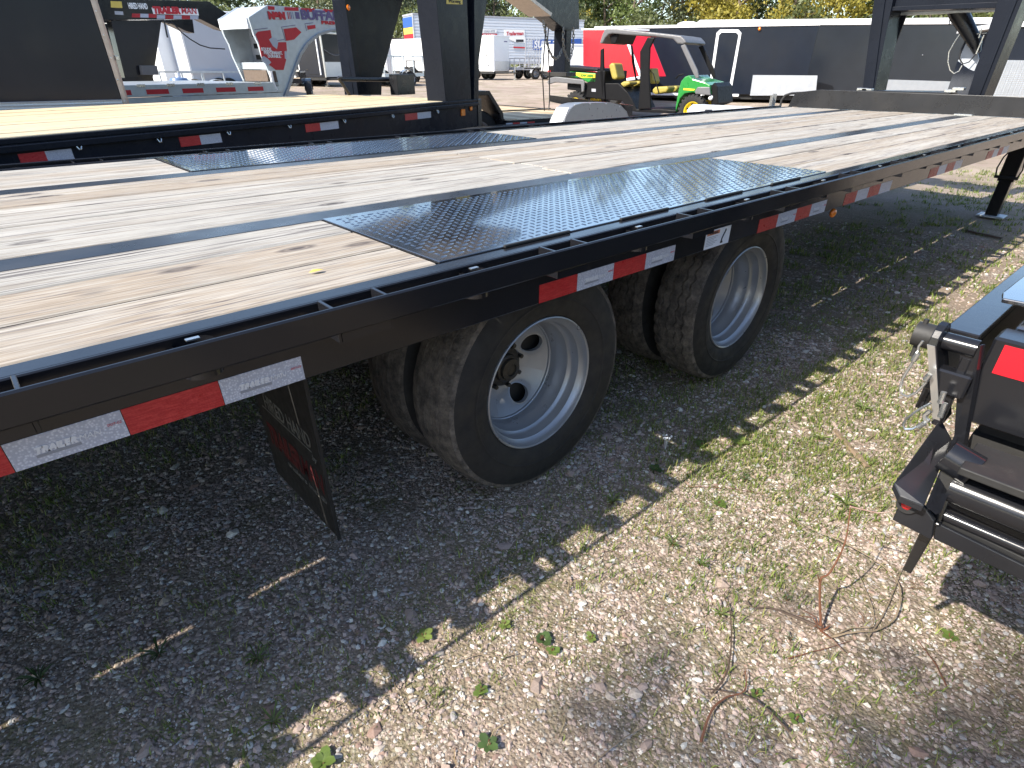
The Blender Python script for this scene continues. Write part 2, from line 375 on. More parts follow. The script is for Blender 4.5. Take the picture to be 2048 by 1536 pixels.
far = t.ramp(t.math('MULTIPLY', ln.outputs['Value'], .02), [(.12,0.0),(.24,1.0)])
fard = t.mix(t.ramp(t.noise(v, .5, 6, .62), [(.4,0.0),(.62,1.0)]), (.40,.325,.265), (.30,.235,.19))
c = t.mix(far, c, fard)
gr = t.math('MULTIPLY', t.ramp(t.noise(v, 1.6, 8, .68), [(.47, 0.0), (.64, .85)]), t.ramp(t.noise(v, 48, 4, .6), [(.38, 0.0), (.60, 1.0)]))
c = t.mix(gr, c, t.mix(t.noise(v, 90, 4), (.07,.085,.025), (.20,.19,.075)))
h = t.math('ADD', t.math('MULTIPLY', vd.outputs['Distance'], -.8), t.noise(v, 160, 3))
t.set(col=c, rough=.95, spec=.2, normal=t.bump(h, .8, .008)); M['gravel_ground'] = t.m
# ================================================================ the ground
def axis_coords(fine0, fine1, step, far):
    a = list(np.arange(fine0, fine1+1e-6, step)); s = step; x = fine1
    while x < far: s *= 1.22; x += s; a.append(x)
    s = step; x = fine0; b = []
    while x > -far: s *= 1.22; x -= s; b.append(x)
    return np.array(b[::-1]+a)
from mathutils import noise as mnoise
gx = axis_coords(-4, 14, .16, 420); gy = axis_coords(-5, 12, .16, 420)
def micro(x, y): return .012*mnoise.noise((x*1.1, y*1.1, 3.0)) + .006*mnoise.noise((x*4, y*4, 9.0))
GX, GY = np.meshgrid(gx, gy, indexing='ij')
GZ = gz(GX, GY)
mic = np.array([[micro(x, y) if abs(x) < 30 and abs(y) < 30 else 0 for y in gy] for x in gx])
GZ = GZ+mic-.008
nx, ny = len(gx), len(gy)
me = bpy.data.meshes.new('ground')
me.from_pydata(np.stack([GX, GY, GZ], -1).reshape(-1, 3).tolist(), [], [(i*ny+j, (i+1)*ny+j, (i+1)*ny+j+1, i*ny+j+1) for i in range(nx-1) for j in range(ny-1)])
me.polygons.foreach_set('use_smooth', [True]*len(me.polygons)); me.materials.append(M['gravel_ground'])
ground = bpy.data.objects.new('ground', me); COL.objects.link(ground); tag(ground, 'pinkish crushed gravel lot with dirt and thin grass', 'ground', kind='structure')
def gh(x, y): return float(gz(x, y))+micro(x, y)-.008
def gh_arr(P): return np.array([gh(a, b) for a, b in P])
def fast_mesh(name, V, F, mat, tint=None, kind='stuff', smooth=False):
    """V (n,3), F (m,k) arrays"""
    me = bpy.data.meshes.new(name); n, m, k = len(V), len(F), F.shape[1]
    me.vertices.add(n); me.vertices.foreach_set('co', V.astype(np.float32).ravel())
    me.loops.add(m*k); me.loops.foreach_set('vertex_index', F.astype(np.int32).ravel())
    me.polygons.add(m); me.polygons.foreach_set('loop_start', np.arange(0, m*k, k, dtype=np.int32)); me.polygons.foreach_set('loop_total', np.full(m, k, dtype=np.int32))
    if tint is not None:
        at = me.attributes.new('tint', 'FLOAT_COLOR', 'POINT'); at.data.foreach_set('color', np.concatenate([tint, np.ones((n, 1))], 1).astype(np.float32).ravel())
    me.polygons.foreach_set('use_smooth', np.full(m, smooth, dtype=bool))
    me.materials.append(mat); me.update(calc_edges=True); me.validate()
    o = bpy.data.objects.new(name, me); COL.objects.link(o)
    if kind: o['kind'] = kind
    return o
def ico():
    bm = bmesh.new(); bmesh.ops.create_icosphere(bm, subdivisions=1, radius=1.0)
    V = np.array([v.co[:] for v in bm.verts]); F = np.array([[v.index for v in f.verts] for f in bm.faces]); bm.free(); return V, F
ICV, ICF = ico()
def in_view(P, margin=120):
    d = np.concatenate([P, np.zeros((len(P), 1))], 1)-CAM; wz = d@FW; ok = wz > .2
    u = PPX+FPX*(d@RT)/np.where(ok, wz, 1); v = PPY-FPX*(d@UP)/np.where(ok, wz, 1)
    return ok & (u > -margin) & (u < 2048+margin) & (v > -margin) & (v < 1536+margin)
def patch(x, y, s=1.0, o=0.0): return mnoise.fractal((x*s+o, y*s-o, o*1.7), 1.0, 2.0, 4)
def stones(N, dmin, dmax, rmin, rmax, name):
    # polar scatter around the camera's foot, clipped to a margin around the view
    ang = RNG.uniform(-.9, 2.3, N*4); rr = np.sqrt(RNG.uniform(dmin**2, dmax**2, N*4))
    P = np.stack([rr*np.cos(ang), -1.11+rr*np.sin(ang)], 1); P = P[in_view(P)][:N]; n = len(P)
    size = rmin*np.exp(RNG.exponential(.42, n)); size = np.minimum(size, rmax)
    z = gh_arr(P)
    sc = np.stack([size*RNG.uniform(.8, 1.35, n), size*RNG.uniform(.65, 1.0, n), size*RNG.uniform(.4, .75, n)], 1)
    jit = 1+RNG.uniform(-.34, .28, (n, len(ICV)))
    V = ICV[None]*jit[:, :, None]*sc[:, None]
    tilt = RNG.normal(0, .35, (n, 2)); rot = RNG.uniform(0, 6.28, n)
    y1 = V[:,:,1]*np.cos(tilt[:,:1])-V[:,:,2]*np.sin(tilt[:,:1]); z1 = V[:,:,1]*np.sin(tilt[:,:1])+V[:,:,2]*np.cos(tilt[:,:1])
    x2 = V[:,:,0]*np.cos(rot)[:,None]-y1*np.sin(rot)[:,None]; y2 = V[:,:,0]*np.sin(rot)[:,None]+y1*np.cos(rot)[:,None]
    W = np.stack([x2+P[:,:1], y2+P[:,1:], z1+(z+sc[:,2]*-.05)[:,None]], -1).reshape(-1, 3)
    F = (ICF[None]+np.arange(n)[:,None,None]*len(ICV)).reshape(-1, 3)
    pal = np.array([(.37,.285,.24),(.41,.325,.285),(.31,.24,.20),(.46,.40,.34),(.53,.495,.44),(.64,.62,.56),(.34,.325,.32),(.26,.175,.14),(.45,.365,.275),(.39,.305,.28)])
    pr = np.array([.19,.18,.13,.13,.08,.05,.08,.05,.06,.05]); ci = RNG.choice(len(pal), n, p=pr/pr.sum())
    col = pal[ci]*RNG.uniform(.82, 1.15, (n, 1))
    return fast_mesh(name, W, F, M['stone'], np.repeat(col, len(ICV), 0).clip(0, .85))
stones(46000, .30, 2.1, .0026, .0095, 'gravel')
stones(40000, 1.8, 3.6, .0036, .011, 'gravel')
stones(20000, 3.2, 7.0, .0065, .017, 'gravel')
stones(1100, .35, 4.0, .008, .022, 'gravel')
# ---------------------------------------------------------------- blades of grass, as one mass
GREENS = np.array([(.14,.20,.04),(.20,.26,.055),(.09,.14,.03),(.28,.29,.09),(.38,.33,.15),(.26,.33,.08)])
def grass(N, name, dmin, dmax, hmin, hmax, wid, dens, gp=None):
    ang = RNG.uniform(-.9, 1.75, N*6); rr = np.sqrt(RNG.uniform(dmin**2, dmax**2, N*6))
    P = np.stack([rr*np.cos(ang), -1.11+rr*np.sin(ang)], 1); P = P[in_view(P)]
    keep = [dens(x, y) > r for (x, y), r in zip(P, RNG.uniform(0, 1, len(P)))]; P = P[np.array(keep)][:N]; n = len(P)
    # blades gather in small tufts
    nt_ = max(1, n//7); C = P[RNG.integers(0, n, nt_)]; P = C[RNG.integers(0, nt_, n)]+RNG.normal(0, .022, (n, 2))
    z = gh_arr(P); h = RNG.uniform(hmin, hmax, n)*RNG.uniform(.5, 1, n); a = RNG.uniform(0, 6.28, n); lean = RNG.uniform(.2, 1.1, n)
    dx, dy = np.cos(a), np.sin(a); w_ = wid*RNG.uniform(.6, 1.3, n)
    sx, sy = -dy*w_, dx*w_
    B = np.stack([P[:,0], P[:,1], z-.004], 1); S = np.stack([sx, sy, 0*sx], 1)
    m1 = B+np.stack([dx*lean*h*.35, dy*lean*h*.35, h*.62], 1); tp = B+np.stack([dx*lean*h*1.0, dy*lean*h*1.0, h*(1.0-.28*lean)], 1)
    V = np.stack([B-S, B+S, m1-S*.75, m1+S*.75, tp], 1).reshape(-1, 3)
    i = np.arange(n)[:,None]*5
    F = np.concatenate([i+np.array([[0,1,3]]), i+np.array([[0,3,2]]), i+np.array([[2,3,4]])], 0)
    ci = RNG.choice(len(GREENS), n, p=[.26,.24,.14,.16,.10,.10] if gp is None else gp); col = GREENS[ci]*RNG.uniform(.75, 1.2, (n, 1))
    return fast_mesh(name, V, F, M['grass'], np.repeat(col, 5, 0))
def d_near(x, y): 
    e = math.exp(-((y+.24)/.14)**2)*(.35 if x < 1.0 else .8)
    under = .45 if (y > .0 and x > 1.8) else .05 if y > 0 else 0
    mid = .85*min(1, max(0, (x-.9)/.6))*(1 if -.8 < y < -.1 else .25 if y < 0 else 0)
    return max(0, .10+e+under+mid+.5*patch(x, y, 1.5, 3.3))
def d_far(x, y):
    return max(0, (.45 if (x > 2.3 and -.6 < y < 1.2) else .12) + .5*patch(x, y, .9, 8.1))
grass(15000, 'grass', .5, 2.4, .010, .048, .0016, d_near)
grass(46000, 'grass', 1.9, 4.6, .014, .050, .0022, d_near)
grass(40000, 'grass', 3.8, 12, .02, .07, .0042, d_far)
# ================================================================ the flatbed trailer in front of the camera
H = 0.948; YW = 2.4; XP0, XP1, XF, XR = 0.768, 2.842, 7.427, -3.6
TR = thing('flatbed_trailer', 'black gooseneck flatbed trailer with weathered grey plank deck filling the foreground', 'trailer', (2.0, 1.2, 0))
B1 = (.600, .712); B2 = (1.708, 1.826)
def plank(x0, x1, y0, y1, dz=0.0, mat='deck_wood', parent=TR, top=H, th=.042, lip=.0078):
    mq = MB().box(x0, x1, y0, y1, top-.020+dz, top+dz, .0035); mq.mi[2] = mq.mi[3] = 1; mq.mat(1).box(x0, x1, y0+.0005, y1+lip, top-th+dz, top-.0205+dz).build('plank', [M[mat], M['joint_shade']], parent)  # lip blocks light leaks; lip and side faces coloured for gap shade
ys_near = [(.006,.194),(.202,.397),(.409,.594)]
ys_far = [(1.833,2.012),(2.021,2.204),(2.213,2.392)]
ys_mid = [(.722,.906),(.915,1.103),(1.112,1.304),(1.313,1.416),(1.425,1.556),(1.565,1.700)]
k = 0
for (a, b) in ys_near+ys_far:
    for (x0, x1) in ((XR, XP0-.004), (XP1+.006, XF)):
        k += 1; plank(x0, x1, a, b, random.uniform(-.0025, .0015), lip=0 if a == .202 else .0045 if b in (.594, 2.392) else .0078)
for i, (a, b) in enumerate(ys_mid):
    xb = 2.0+(-.02, .03, 0, .012, -.015, .02)[i]
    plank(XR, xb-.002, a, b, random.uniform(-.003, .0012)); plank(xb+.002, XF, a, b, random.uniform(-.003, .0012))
for (a, b) in (B1, B2):
    m = MB(); c = (a+b)/2
    m.box(XR, XF, a, b, H-.014, H-.001, .002); m.box(XR, XF, c-.005, c+.005, .60, H-.0145); m.box(XR, XF, a, b, .586, .5995); m.box(XR, XF, a-.02, b+.02, H-.062, H-.046)  # wide lower ledge added to block light streaks beside the beam
    m.build('main_beam', M['beam_paint'], TR)
x = XR+.3
while x < XF-.1:
    m = MB(); m.box(x-.035, x+.035, .02, B1[0]-.012, H-.125, H-.045); m.box(x-.035, x+.035, B1[1]+.012, B2[0]-.012, H-.125, H-.045); m.box(x-.035, x+.035, B2[1]+.012, YW-.02, H-.125, H-.045)
    m.build('crossmember', M['black_matte'], TR); x += .405
# side channels, rub rails, stake pockets
for side in (0, 1):
    Y = (lambda q: q) if side == 0 else (lambda q: YW-q)
    m = MB()
    m.box(XR, XF+.06, Y(-.056), Y(-.047), .798, H, .0025); m.box(XR, XF+.06, Y(-.0465), Y(.0), H-.011, H-.001, .002); m.box(XR, XF+.06, Y(-.0465), Y(.0), .798, .808)
    m.build('side_channel', M['black_paint'], TR)
    MB().box(XR, XF+.06, Y(-.137), Y(-.127), .905, .958, .0035).build('rub_rail', M['black_paint'], TR)
    k0 = int((XR-.497)/.598)
    for kk in range(k0, 12):
        xc = .497+.598*kk
        if xc > XF-.1: break
        if xc < XR+.1: continue
        m = MB(); m.box(xc-.062, xc-.055, Y(-.1265), Y(-.0565), .884, .951, .001); m.box(xc+.055, xc+.062, Y(-.1265), Y(-.0565), .884, .951, .001); m.box(xc-.0545, xc+.0545, Y(-.1265), Y(-.120), .884, .9045)
        m.build('stake_pocket', M['black_paint'], TR)
        xs = xc-.30
        m = MB(); m.tube([(xs, Y(-.092), .89), (xs, Y(-.092), .944)], .0335, 14, cap=False); m.tube([(xs, Y(-.092), .944), (xs, Y(-.092), .89)], .027, 14, cap=False)
        m.build('pipe_spool', M['black_paint'], TR, smooth=True)
        if side == 0: MB().box(xs-.012, xs+.010, -.100, -.090, .951, .9535).build('weld_mark', M['zinc'], TR)
# conspicuity tape on the near channel
Xp = lambda u, v: float(ony(u, v, -.0565)[0])
tb = [(-.42,-.258,'w'),(-.258,-.096,'r'),(-.096,.064,'w'),(.064,.222,'r'),(.222,.381,'w'),
      (1.040,1.188,'r'),(1.188,1.346,'w'),(1.346,1.500,'r'),(1.500,1.655,'w')]
seq = [(1513,468),(1551,455),(1588,443),(1617,434),(1647,427)]; xs_ = [Xp(*q) for q in seq]; tb += [(xs_[i], xs_[i+1], 'rwrw'[i]) for i in range(4)]
seq = [(1685,412),(1709,403),(1733,395),(1756,388),(1779,380)]; xs_ = [Xp(*q) for q in seq]; tb += [(xs_[i], xs_[i+1], 'rwrw'[i]) for i in range(4)]
seq = [(1972,316),(1984,312),(1994,309),(2003,306),(2014,303)]; xs_ = [Xp(*q) for q in seq]; tb += [(xs_[i], xs_[i+1], 'rwrw'[i]) for i in range(4)]
seq = [(1855,357),(1872,352),(1888,347),(1905,341),(1920,336)]; xs_ = [Xp(*q) for q in seq]; tb += [(xs_[i], xs_[i+1], 'rwrw'[i]) for i in range(4)]
for (a, b, c) in tb:
    z0, z1 = .8, .85
    o = MB().box(a+.0006, b-.0006, -.0572, -.0562, z0, z1).build('reflective_tape', M['tape_red' if c == 'r' else 'tape_white'], TR)
    if c == 'w' and a < 3:
        l = b-a
        lettering('TRAILER', .0145, M['tape_text'], o, (a+.20*l, -.0574, z0+.019), (1,0,0), (0,0,1), .0012, .25, .0006, .36*l)
        lettering('MAN', .0145, M['tape_text'], o, (a+.57*l, -.0574, z0+.019), (1,0,0), (0,0,1), 0, .25, .0006, .20*l)
        lettering('DOT-C2', .006, M['decal_red'], o, (a+.84*l, -.0574, z0+.028), (1,0,0), (0,0,1), 0, .2, .0006, .13*l)
        m = MB(); m.box(a+.2*l, a+.58*l, -.0576, -.0573, z0+.0115, z0+.0165); m.build('printed_stripe', M['tape_shade'], o)
# warning decal with a pictogram
d0, d1 = 1.832, 1.990
dc = MB().box(d0, d1, -.0572, -.0562, .801, .862).build('warning_decal', M['decal_white'], TR); dc['label'] = 'white decal with an orange warning bar and a black pictogram'
MB().box(d0+.006, d0+.085, -.0578, -.0573, .846, .858).build('warning_bar', M['decal_orange'], dc)
lettering('WARNING', .011, M['decal_black'], dc, (d0+.020, -.0580, .848), (1,0,0), (0,0,1), .0003, 0, .0005, .055)
m = MB()
for i in range(6): m.box(d0+.008, d0+.078-.012*(i % 3), -.0577, -.0573, .838-.0055*i, .8402-.0055*i)
m.build('printed_lines', M['decal_grey'], dc)
m = MB(); m.tube([(d0+.105,-.0578,.812),(d0+.107,-.0578,.824),(d0+.114,-.0578,.836),(d0+.122,-.0578,.846)], .0028, 6); m.ball((d0+.125,-.0578,.850), .005, 6, (1,.15,1)); m.box(d0+.100, d0+.116, -.0579, -.0573, .808, .814); m.build('pictogram', M['decal_black'], dc)
# amber marker lamp under the channel
m = MB(); p = ony(1666, 426, -.03); m.ball((p[0], -.03, p[2]), .02, 8, (1,.7,1)); m.build('marker_light', M['amber_lens'], TR, smooth=True)
# treadplates over the wheels with raised lugs
def treadplate(x0, x1, y0, y1):
    z = H+.003
    p = MB().box(x0, x1, y0, y1, H-.004, z, .0012).build('treadplate', M['treadplate_black'], TR)
    pit = .0262; nx_, ny_ = int((x1-x0-.03)/pit), int((y1-y0-.02)/pit)
    I, J = np.meshgrid(np.arange(nx_), np.arange(ny_), indexing='ij'); I = I.ravel(); J = J.ravel(); n = len(I)
    cx = x0+.02+pit*(I+.5); cy = y0+.014+pit*(J+.5); al = ((I+J) % 2 == 0)
    L, Wd, hh = .0118, .0040, .0021
    base = np.array([(-L,0,0),(-L*.45,-Wd,0),(L*.45,-Wd,0),(L,0,0),(L*.45,Wd,0),(-L*.45,Wd,0),(-L*.55,0,hh),(L*.55,0,hh)])
    Fb = np.array([(0,1,6),(1,2,7),(1,7,6),(2,3,7),(3,4,7),(4,5,6),(4,6,7),(5,0,6)])
    bx = np.where(al[:,None], base[None,:,0], -base[None,:,1]); by = np.where(al[:,None], base[None,:,1], base[None,:,0])
    V = np.stack([bx+cx[:,None], by+cy[:,None], base[None,:,2]+z-.0002+0*bx], -1).reshape(-1, 3)-FR[TR.name][0]
    F = (Fb[None]+np.arange(n)[:,None,None]*8).reshape(-1, 3)
    o = fast_mesh('tread_lug', V, F, M['treadplate_black'], smooth=True); o.parent = p
    m = MB()
    yy = (y0-.001, y0+.012) if y0 < 1 else (y1-.012, y1+.001)
    xx = x0+.2
    while xx < x1-.1:
        MB().box(xx, xx+.24, yy[0]-.006, yy[0]+.003, z-.003, z+.0035, .0012).build('weld_seam', M['black_matte'], p); xx += .46
treadplate(XP0, XP1, .003, .596); treadplate(XP0, XP1, 1.829, 2.397)
# front headboard
pts = [(2.42,.950),(2.385,1.062),(2.345,1.096),(2.10,1.124),(-.14,1.108),(-.14,.950)]
m = MB(); m.prism(pts, 'x', XF+.002, XF+.016); m.build('headboard', M['black_paint_dusty'], TR, bevel=.002)
MB().box(XF+.017, XF+.075, -.10, 2.36, 1.075, 1.094, .002).build('headboard_cap', M['black_paint'], TR)
m = MB(); yl, yr = float(onx(1722,180,XF+.1)[1]), float(onx(1905,184,XF+.1)[1]); m.box(XF+.02, XF+.3, yr, yl, 1.112, 1.130, .003); m.build('chain_tray', M['black_paint_dusty'], TR)
for q in ((1726,179),(1736,180),(1902,182),(1918,178)):
    p = onx(*q, XF+.1); m = MB(); m.box(XF+.06, XF+.12, p[1]-.05, p[1]+.05, p[2]-.012, p[2]+.014, .003); m.build('tray_latch', M['zinc'], TR)
p = onx(1926,233,XF-.04); MB().box(XF-.07, XF-.003, p[1]-.075, p[1]+.075, H-.002, H+.012, .002).build('deck_bracket', M['zinc'], TR)
# gooseneck risers (I sections leaning outward), cross beams
def in_x(q, x): p = onx(*q, x); return (float(p[1]), float(p[2]))
xr = XF+.2
def riser(polyA, polyB, polyC):
    m = MB(); m.prism([in_x(q, xr) for q in polyA], 'x', xr, xr+.018); m.prism([in_x(q, xr+.04) for q in polyB], 'x', xr+.0185, xr+.36); 
    if polyC: m.prism([in_x(q, xr+.36) for q in polyC], 'x', xr+.361, xr+.38)
    m.build('neck_riser', M['black_riser'], TR, bevel=.003)
riser([(1722,200),(1743,200),(1770,0),(1782,-80),(1742,-80),(1748,0)], [(1738,200),(1746,200),(1800,-60),(1776,-60)], [(1738,195),(1751,195),(1817,20),(1850,-60),(1818,-60)])
riser([(1932,200),(1956,200),(2034,0),(2066,-80),(2026,-80),(1996,0)], [(1955,202),(1965,202),(2046,0),(2078,-80),(2060,-80),(2034,0)], [(1955,202),(1974,202),(2052,0),(2084,-80),(2062,-80)])
m = MB(); m.prism([in_x(q, xr+.10) for q in [(1786,-90),(2010,-90),(1999,6),(1786,16)]], 'x', xr+.10, xr+.13); m.prism([in_x(q, xr+.08) for q in [(1786,14),(1999,4),(1999,16),(1786,22)]], 'x', xr+.05, xr+.30)
m.build('neck_crossbeam', M['black_riser'], TR, bevel=.003)
m = MB(); m.prism([in_x(q, xr+.3) for q in [(1786,26),(1999,12),(1999,22),(1786,31)]], 'x', xr+.31, xr+.40); m.build('neck_floor', M['galvanised'], TR)
# landing legs below the headboard
def leg(yo):
    m = MB(); m.box(7.90, 8.04, .15+yo, .29+yo, .36, .94, .006); m.box(7.915, 8.025, .165+yo, .275+yo, .03, .37, .005)
    o = m.build('landing_leg', M['black_paint'], TR)
    MB().box(7.87, 8.07, .10+yo, .34+yo, .012, .032, .006).build('foot_plate', M['galvanised'], o)
    m = MB(); m.tube([(7.89,.12+yo,.40),(7.89,.32+yo,.40)], .014, 8); m.tube([(7.885,.13+yo,.40),(7.88,.115+yo,.48),(7.885,.13+yo,.58),(7.90,.16+yo,.64)], .007, 6); m.tube([(7.885,.31+yo,.40),(7.88,.325+yo,.48),(7.885,.31+yo,.58),(7.90,.28+yo,.64)], .007, 6); m.build('pull_pin', M['black_matte'], o)
leg(0); leg(1.96)
m = MB(); m.box(7.43+.06, 8.16, -.03, 2.43, .80, .935, .004); m.build('front_frame', M['black_paint'], TR)
# gear arm and cables hanging inside the neck
m = MB(); P0 = onx(1918, 28, xr+.45); P1 = onx(1952, 88, xr+.45); P2 = onx(1954, 106, xr+.45)
m.tube([P0+np.array([0,.12,.16]), P0, P1, P2], [.085,.08,.055,.03], 10); m.build('gear_arm', M['black_paint_dusty'], TR, smooth=True)
m = MB(); m.prism([in_x(q, xr+.5) for q in [(1934,82),(1953,96),(1958,118),(1948,142),(1938,138),(1916,122)]], 'x', xr+.5, xr+.515); m.build('coupler_plate', M['grey_panel'], TR)
def cable(q, r=.006, x=xr+.43, mat='cable_black'):
    m = MB(); m.tube([onx(*p, x) for p in q], r, 6); m.build('cable', M[mat], TR, smooth=True)
cable([(1932,78),(1922,100),(1919,118),(1926,128),(1938,124),(1952,108),(1962,75)])
cable([(1924,62),(1908,86),(1898,104),(1896,124),(1900,140),(1908,147),(1918,142),(1924,131)], .005, xr+.43, 'zinc')
cable([(1920,22),(1926,38),(1904,46),(1898,50),(1900,36)], .005)
cable([(1946,68),(1972,66)], .006, xr+.42, 'zinc'); cable([(1956,80),(1964,56)], .005, xr+.42, 'zinc'); cable([(1952,108),(1968,70)], .006, xr+.41, 'zinc')
# ---------------------------------------------------------------- wheels
RTY = .411
def tyre_mesh(tread, worn):
    m = MB(); n = 96
    hw = .117
    side_in = [(.2375, -.088), (.25, -.100), (.285, -.112), (.325, -.1175), (.36, -.113), (.383, -.104)]
    m.mat(0); m.lathe([(r, d) for r, d in side_in], (0,0,0), 'y', n)
    m.mat(0); m.lathe([(r, -d) for r, d in side_in[::-1]], (0,0,0), 'y', n)
    # tread band: ribs and zigzag grooves
    m.mat(1)
    if worn: gro = [-.052, -.018, .018, .052]; gd, gw, zz = .005, .0035, .0012
    else: gro = [-.060, -.022, .022, .060]; gd, gw, zz = .0125, .0055, .0050
    prof = [(.383, -.104, 0), (.398, -.099, 0)]
    for g in gro: prof += [(RTY-.002*(g/.06)**2, g-gw, 1), (RTY-gd, g-gw*.5, 1), (RTY-gd, g+gw*.5, 1), (RTY-.002*(g/.06)**2, g+gw, 1)]
    prof += [(.398, .099, 0), (.383, .104, 0)]
    N = 160; V = []
    for i in range(N):
        th = 2*math.pi*i/N; s = zz*(1 if (i // 2) % 2 else -1); cut = 0
        for kq, (r, d, f) in enumerate(prof):
            rr_ = r
            if not worn and kq in (1, len(prof)-2) and i % 4 == 0: rr_ -= .010
            if worn and kq in (1, 2, len(prof)-2, len(prof)-3): rr_ -= .0022*random.random()
            V.append((rr_*math.cos(th), d+s*f, rr_*math.sin(th)))
    K = len(prof); F = [(i*K+k, ((i+1) % N)*K+k, ((i+1) % N)*K+k+1, i*K+k+1) for i in range(N) for k in range(K-1)]
    m.add(V, F)
    # shoulder ring on the side wall
    m.mat(0); m.lathe([(.300,-.1149),(.303,-.1172),(.306,-.1172),(.309,-.1166)], (0,0,0), 'y', n)
    return m
def rim_mesh():
    m = MB(); o = -.100      # flange face lies at y = -.100 from the tyre's middle
    pr = [(.2375,.012),(.2425,.008),(.2425,.001),(.239,-.001),(.235,.002),(.2325,.012),(.228,.022),(.2185,.032),(.216,.060),(.212,.068),(.205,.074),(.2025,.104),(.197,.112),(.194,.135),(.191,.150),(.1875,.153),(.1870,.160)]
    m.lathe([(r, d+o) for r, d in pr], (0,0,0), 'y', 72)
    m.lathe([(.187,.160+o),(.200,.190+o),(.216,.195+o),(.2365,.197+o)], (0,0,0), 'y', 48)
    # disc with four round hand holes
    r0, r1, nh, rh, rc = .088, .187, 4, .0365, .139
    def dep(r): t_ = (r-r0)/(r1-r0); return o+.214-.054*t_**1.3
    for h in range(nh):
        tc = math.radians(24)+h*2*math.pi/nh; ha = math.pi/nh; K = 40
        inner, outer = [], []
        for i in range(K):
            a = 2*math.pi*i/K; inner.append((rc+rh*math.cos(a), tc+rh*math.sin(a)/rc))
            # ray to the border of the sector, in (r, theta*rc) space
            cx_, sx_ = math.cos(a), math.sin(a); L = 9
            if cx_ > 1e-6: L = min(L, (r1-rc)/cx_)
            if cx_ < -1e-6: L = min(L, (r0-rc)/cx_)
            if sx_ > 1e-6: L = min(L, ha*rc/sx_)
            if sx_ < -1e-6: L = min(L, -ha*rc/sx_)
            outer.append((rc+L*cx_, tc+L*sx_/rc))
        # add the sector corners
        V = []
        P3 = lambda r, th, e=0: (r*math.cos(th), dep(r)+e, r*math.sin(th))
        for (r, th) in inner: V.append(P3(r, th, .014))
        for (r, th) in inner: V.append(P3(r, th, -.0015))
        for (r, th) in inner: V.append(P3(rc+(r-rc)*1.10, tc+(th-tc)*1.10))
        for f_ in (.35, .7, 1.0):
            for (a_, b_) in zip(inner, outer): V.append(P3(a_[0]+(b_[0]-a_[0])*f_, a_[1]+(b_[1]-a_[1])*f_))
        F = []
        for L_ in range(5):
            for i in range(K): j = (i+1) % K; F.append((L_*K+i, L_*K+j, (L_+1)*K+j, (L_+1)*K+i))
        m.add(V, F)
        for cr, ct in ((r0, tc-ha), (r0, tc+ha), (r1, tc-ha), (r1, tc+ha)):
            # fill the corner between the two nearest outer points
            ds = sorted(range(K), key=lambda i: (outer[i][0]-cr)**2+((outer[i][1]-ct)*rc)**2)[:2]
            m.add([P3(cr, ct), P3(*outer[ds[0]]), P3(*outer[ds[1]])], [(0,1,2)])
    m.lathe([(.088,.214+o),(.080,.216+o)], (0,0,0), 'y', 40)
    return m
def hub_mesh():
    m = MB(); o = -.100
    m.lathe([(.076,.222+o),(.076,.200+o),(.070,.196+o),(.054,.194+o),(.052,.176+o),(.047,.172+o),(.042,.172+o),(.040,.160+o),(.024,.158+o),(.022,.164+o),(.0005,.164+o)], (0,0,0), 'y', 32)
    for i in range(8):
        a = 2*math.pi*i/8+.2; c = (.083*math.cos(a), .196+o, .083*math.sin(a)); m.tube([(c[0], .218+o, c[2]), (c[0], .190+o, c[2])], .0085, 6)
    return m
TYM = {True: tyre_mesh(1, True), False: tyre_mesh(1, False)}
RIM, HUB = rim_mesh(), hub_mesh()
wheel_proto = {}
def wheel(x, y, flip, worn, full=True):
    key = (worn, full)
    if key not in wheel_proto:
        o = RIM.build('wheel', M['silver_wheel'], TR, smooth=True, world=False, auto=35)
        ty = TYM[worn].build('tyre', [M['rubber'], M['tyre_tread']], o, smooth=True, world=False, auto=30)
        if full: HUB.build('hub', M['hub_grease'], o, smooth=True, world=False)
        wheel_proto[key] = o
    else: o = copy_tree(wheel_proto[key], TR)
    o.location = (x-2.0, y-1.2, RTY-.006); o.rotation_euler = (0, random.uniform(-.05,.05), math.pi if flip else 0)
    return o
XA, XB = 1.251, 2.565
for xa, worn in ((XA, True), (XB, False)):
    wheel(xa, .230, False, worn); wheel(xa, .512, False, worn, False)
    wheel(xa, YW-.230, True, worn); wheel(xa, YW-.512, True, worn, False)
    m = MB(); m.tube([(xa, .33, RTY-.006), (xa, YW-.33, RTY-.006)], .055, 14); m.tube([(xa, .348, RTY-.006), (xa, .66, RTY-.006)], .222, 28); m.tube([(xa, YW-.66, RTY-.006), (xa, YW-.348, RTY-.006)], .222, 28); m.build('axle', M['black_matte'], TR, smooth=True)
for yy in (.66, 1.75):
    m = MB()
    for xa in (XA, XB): m.tube([(xa-.55, yy, .56), (xa-.3, yy, .50), (xa, yy, .475), (xa+.3, yy, .50), (xa+.55, yy, .56)], .028, 6)
    m.box(XA-.6, XB+.6, yy-.04, yy+.04, .565, .60); m.build('leaf_spring', M['black_matte'], TR)
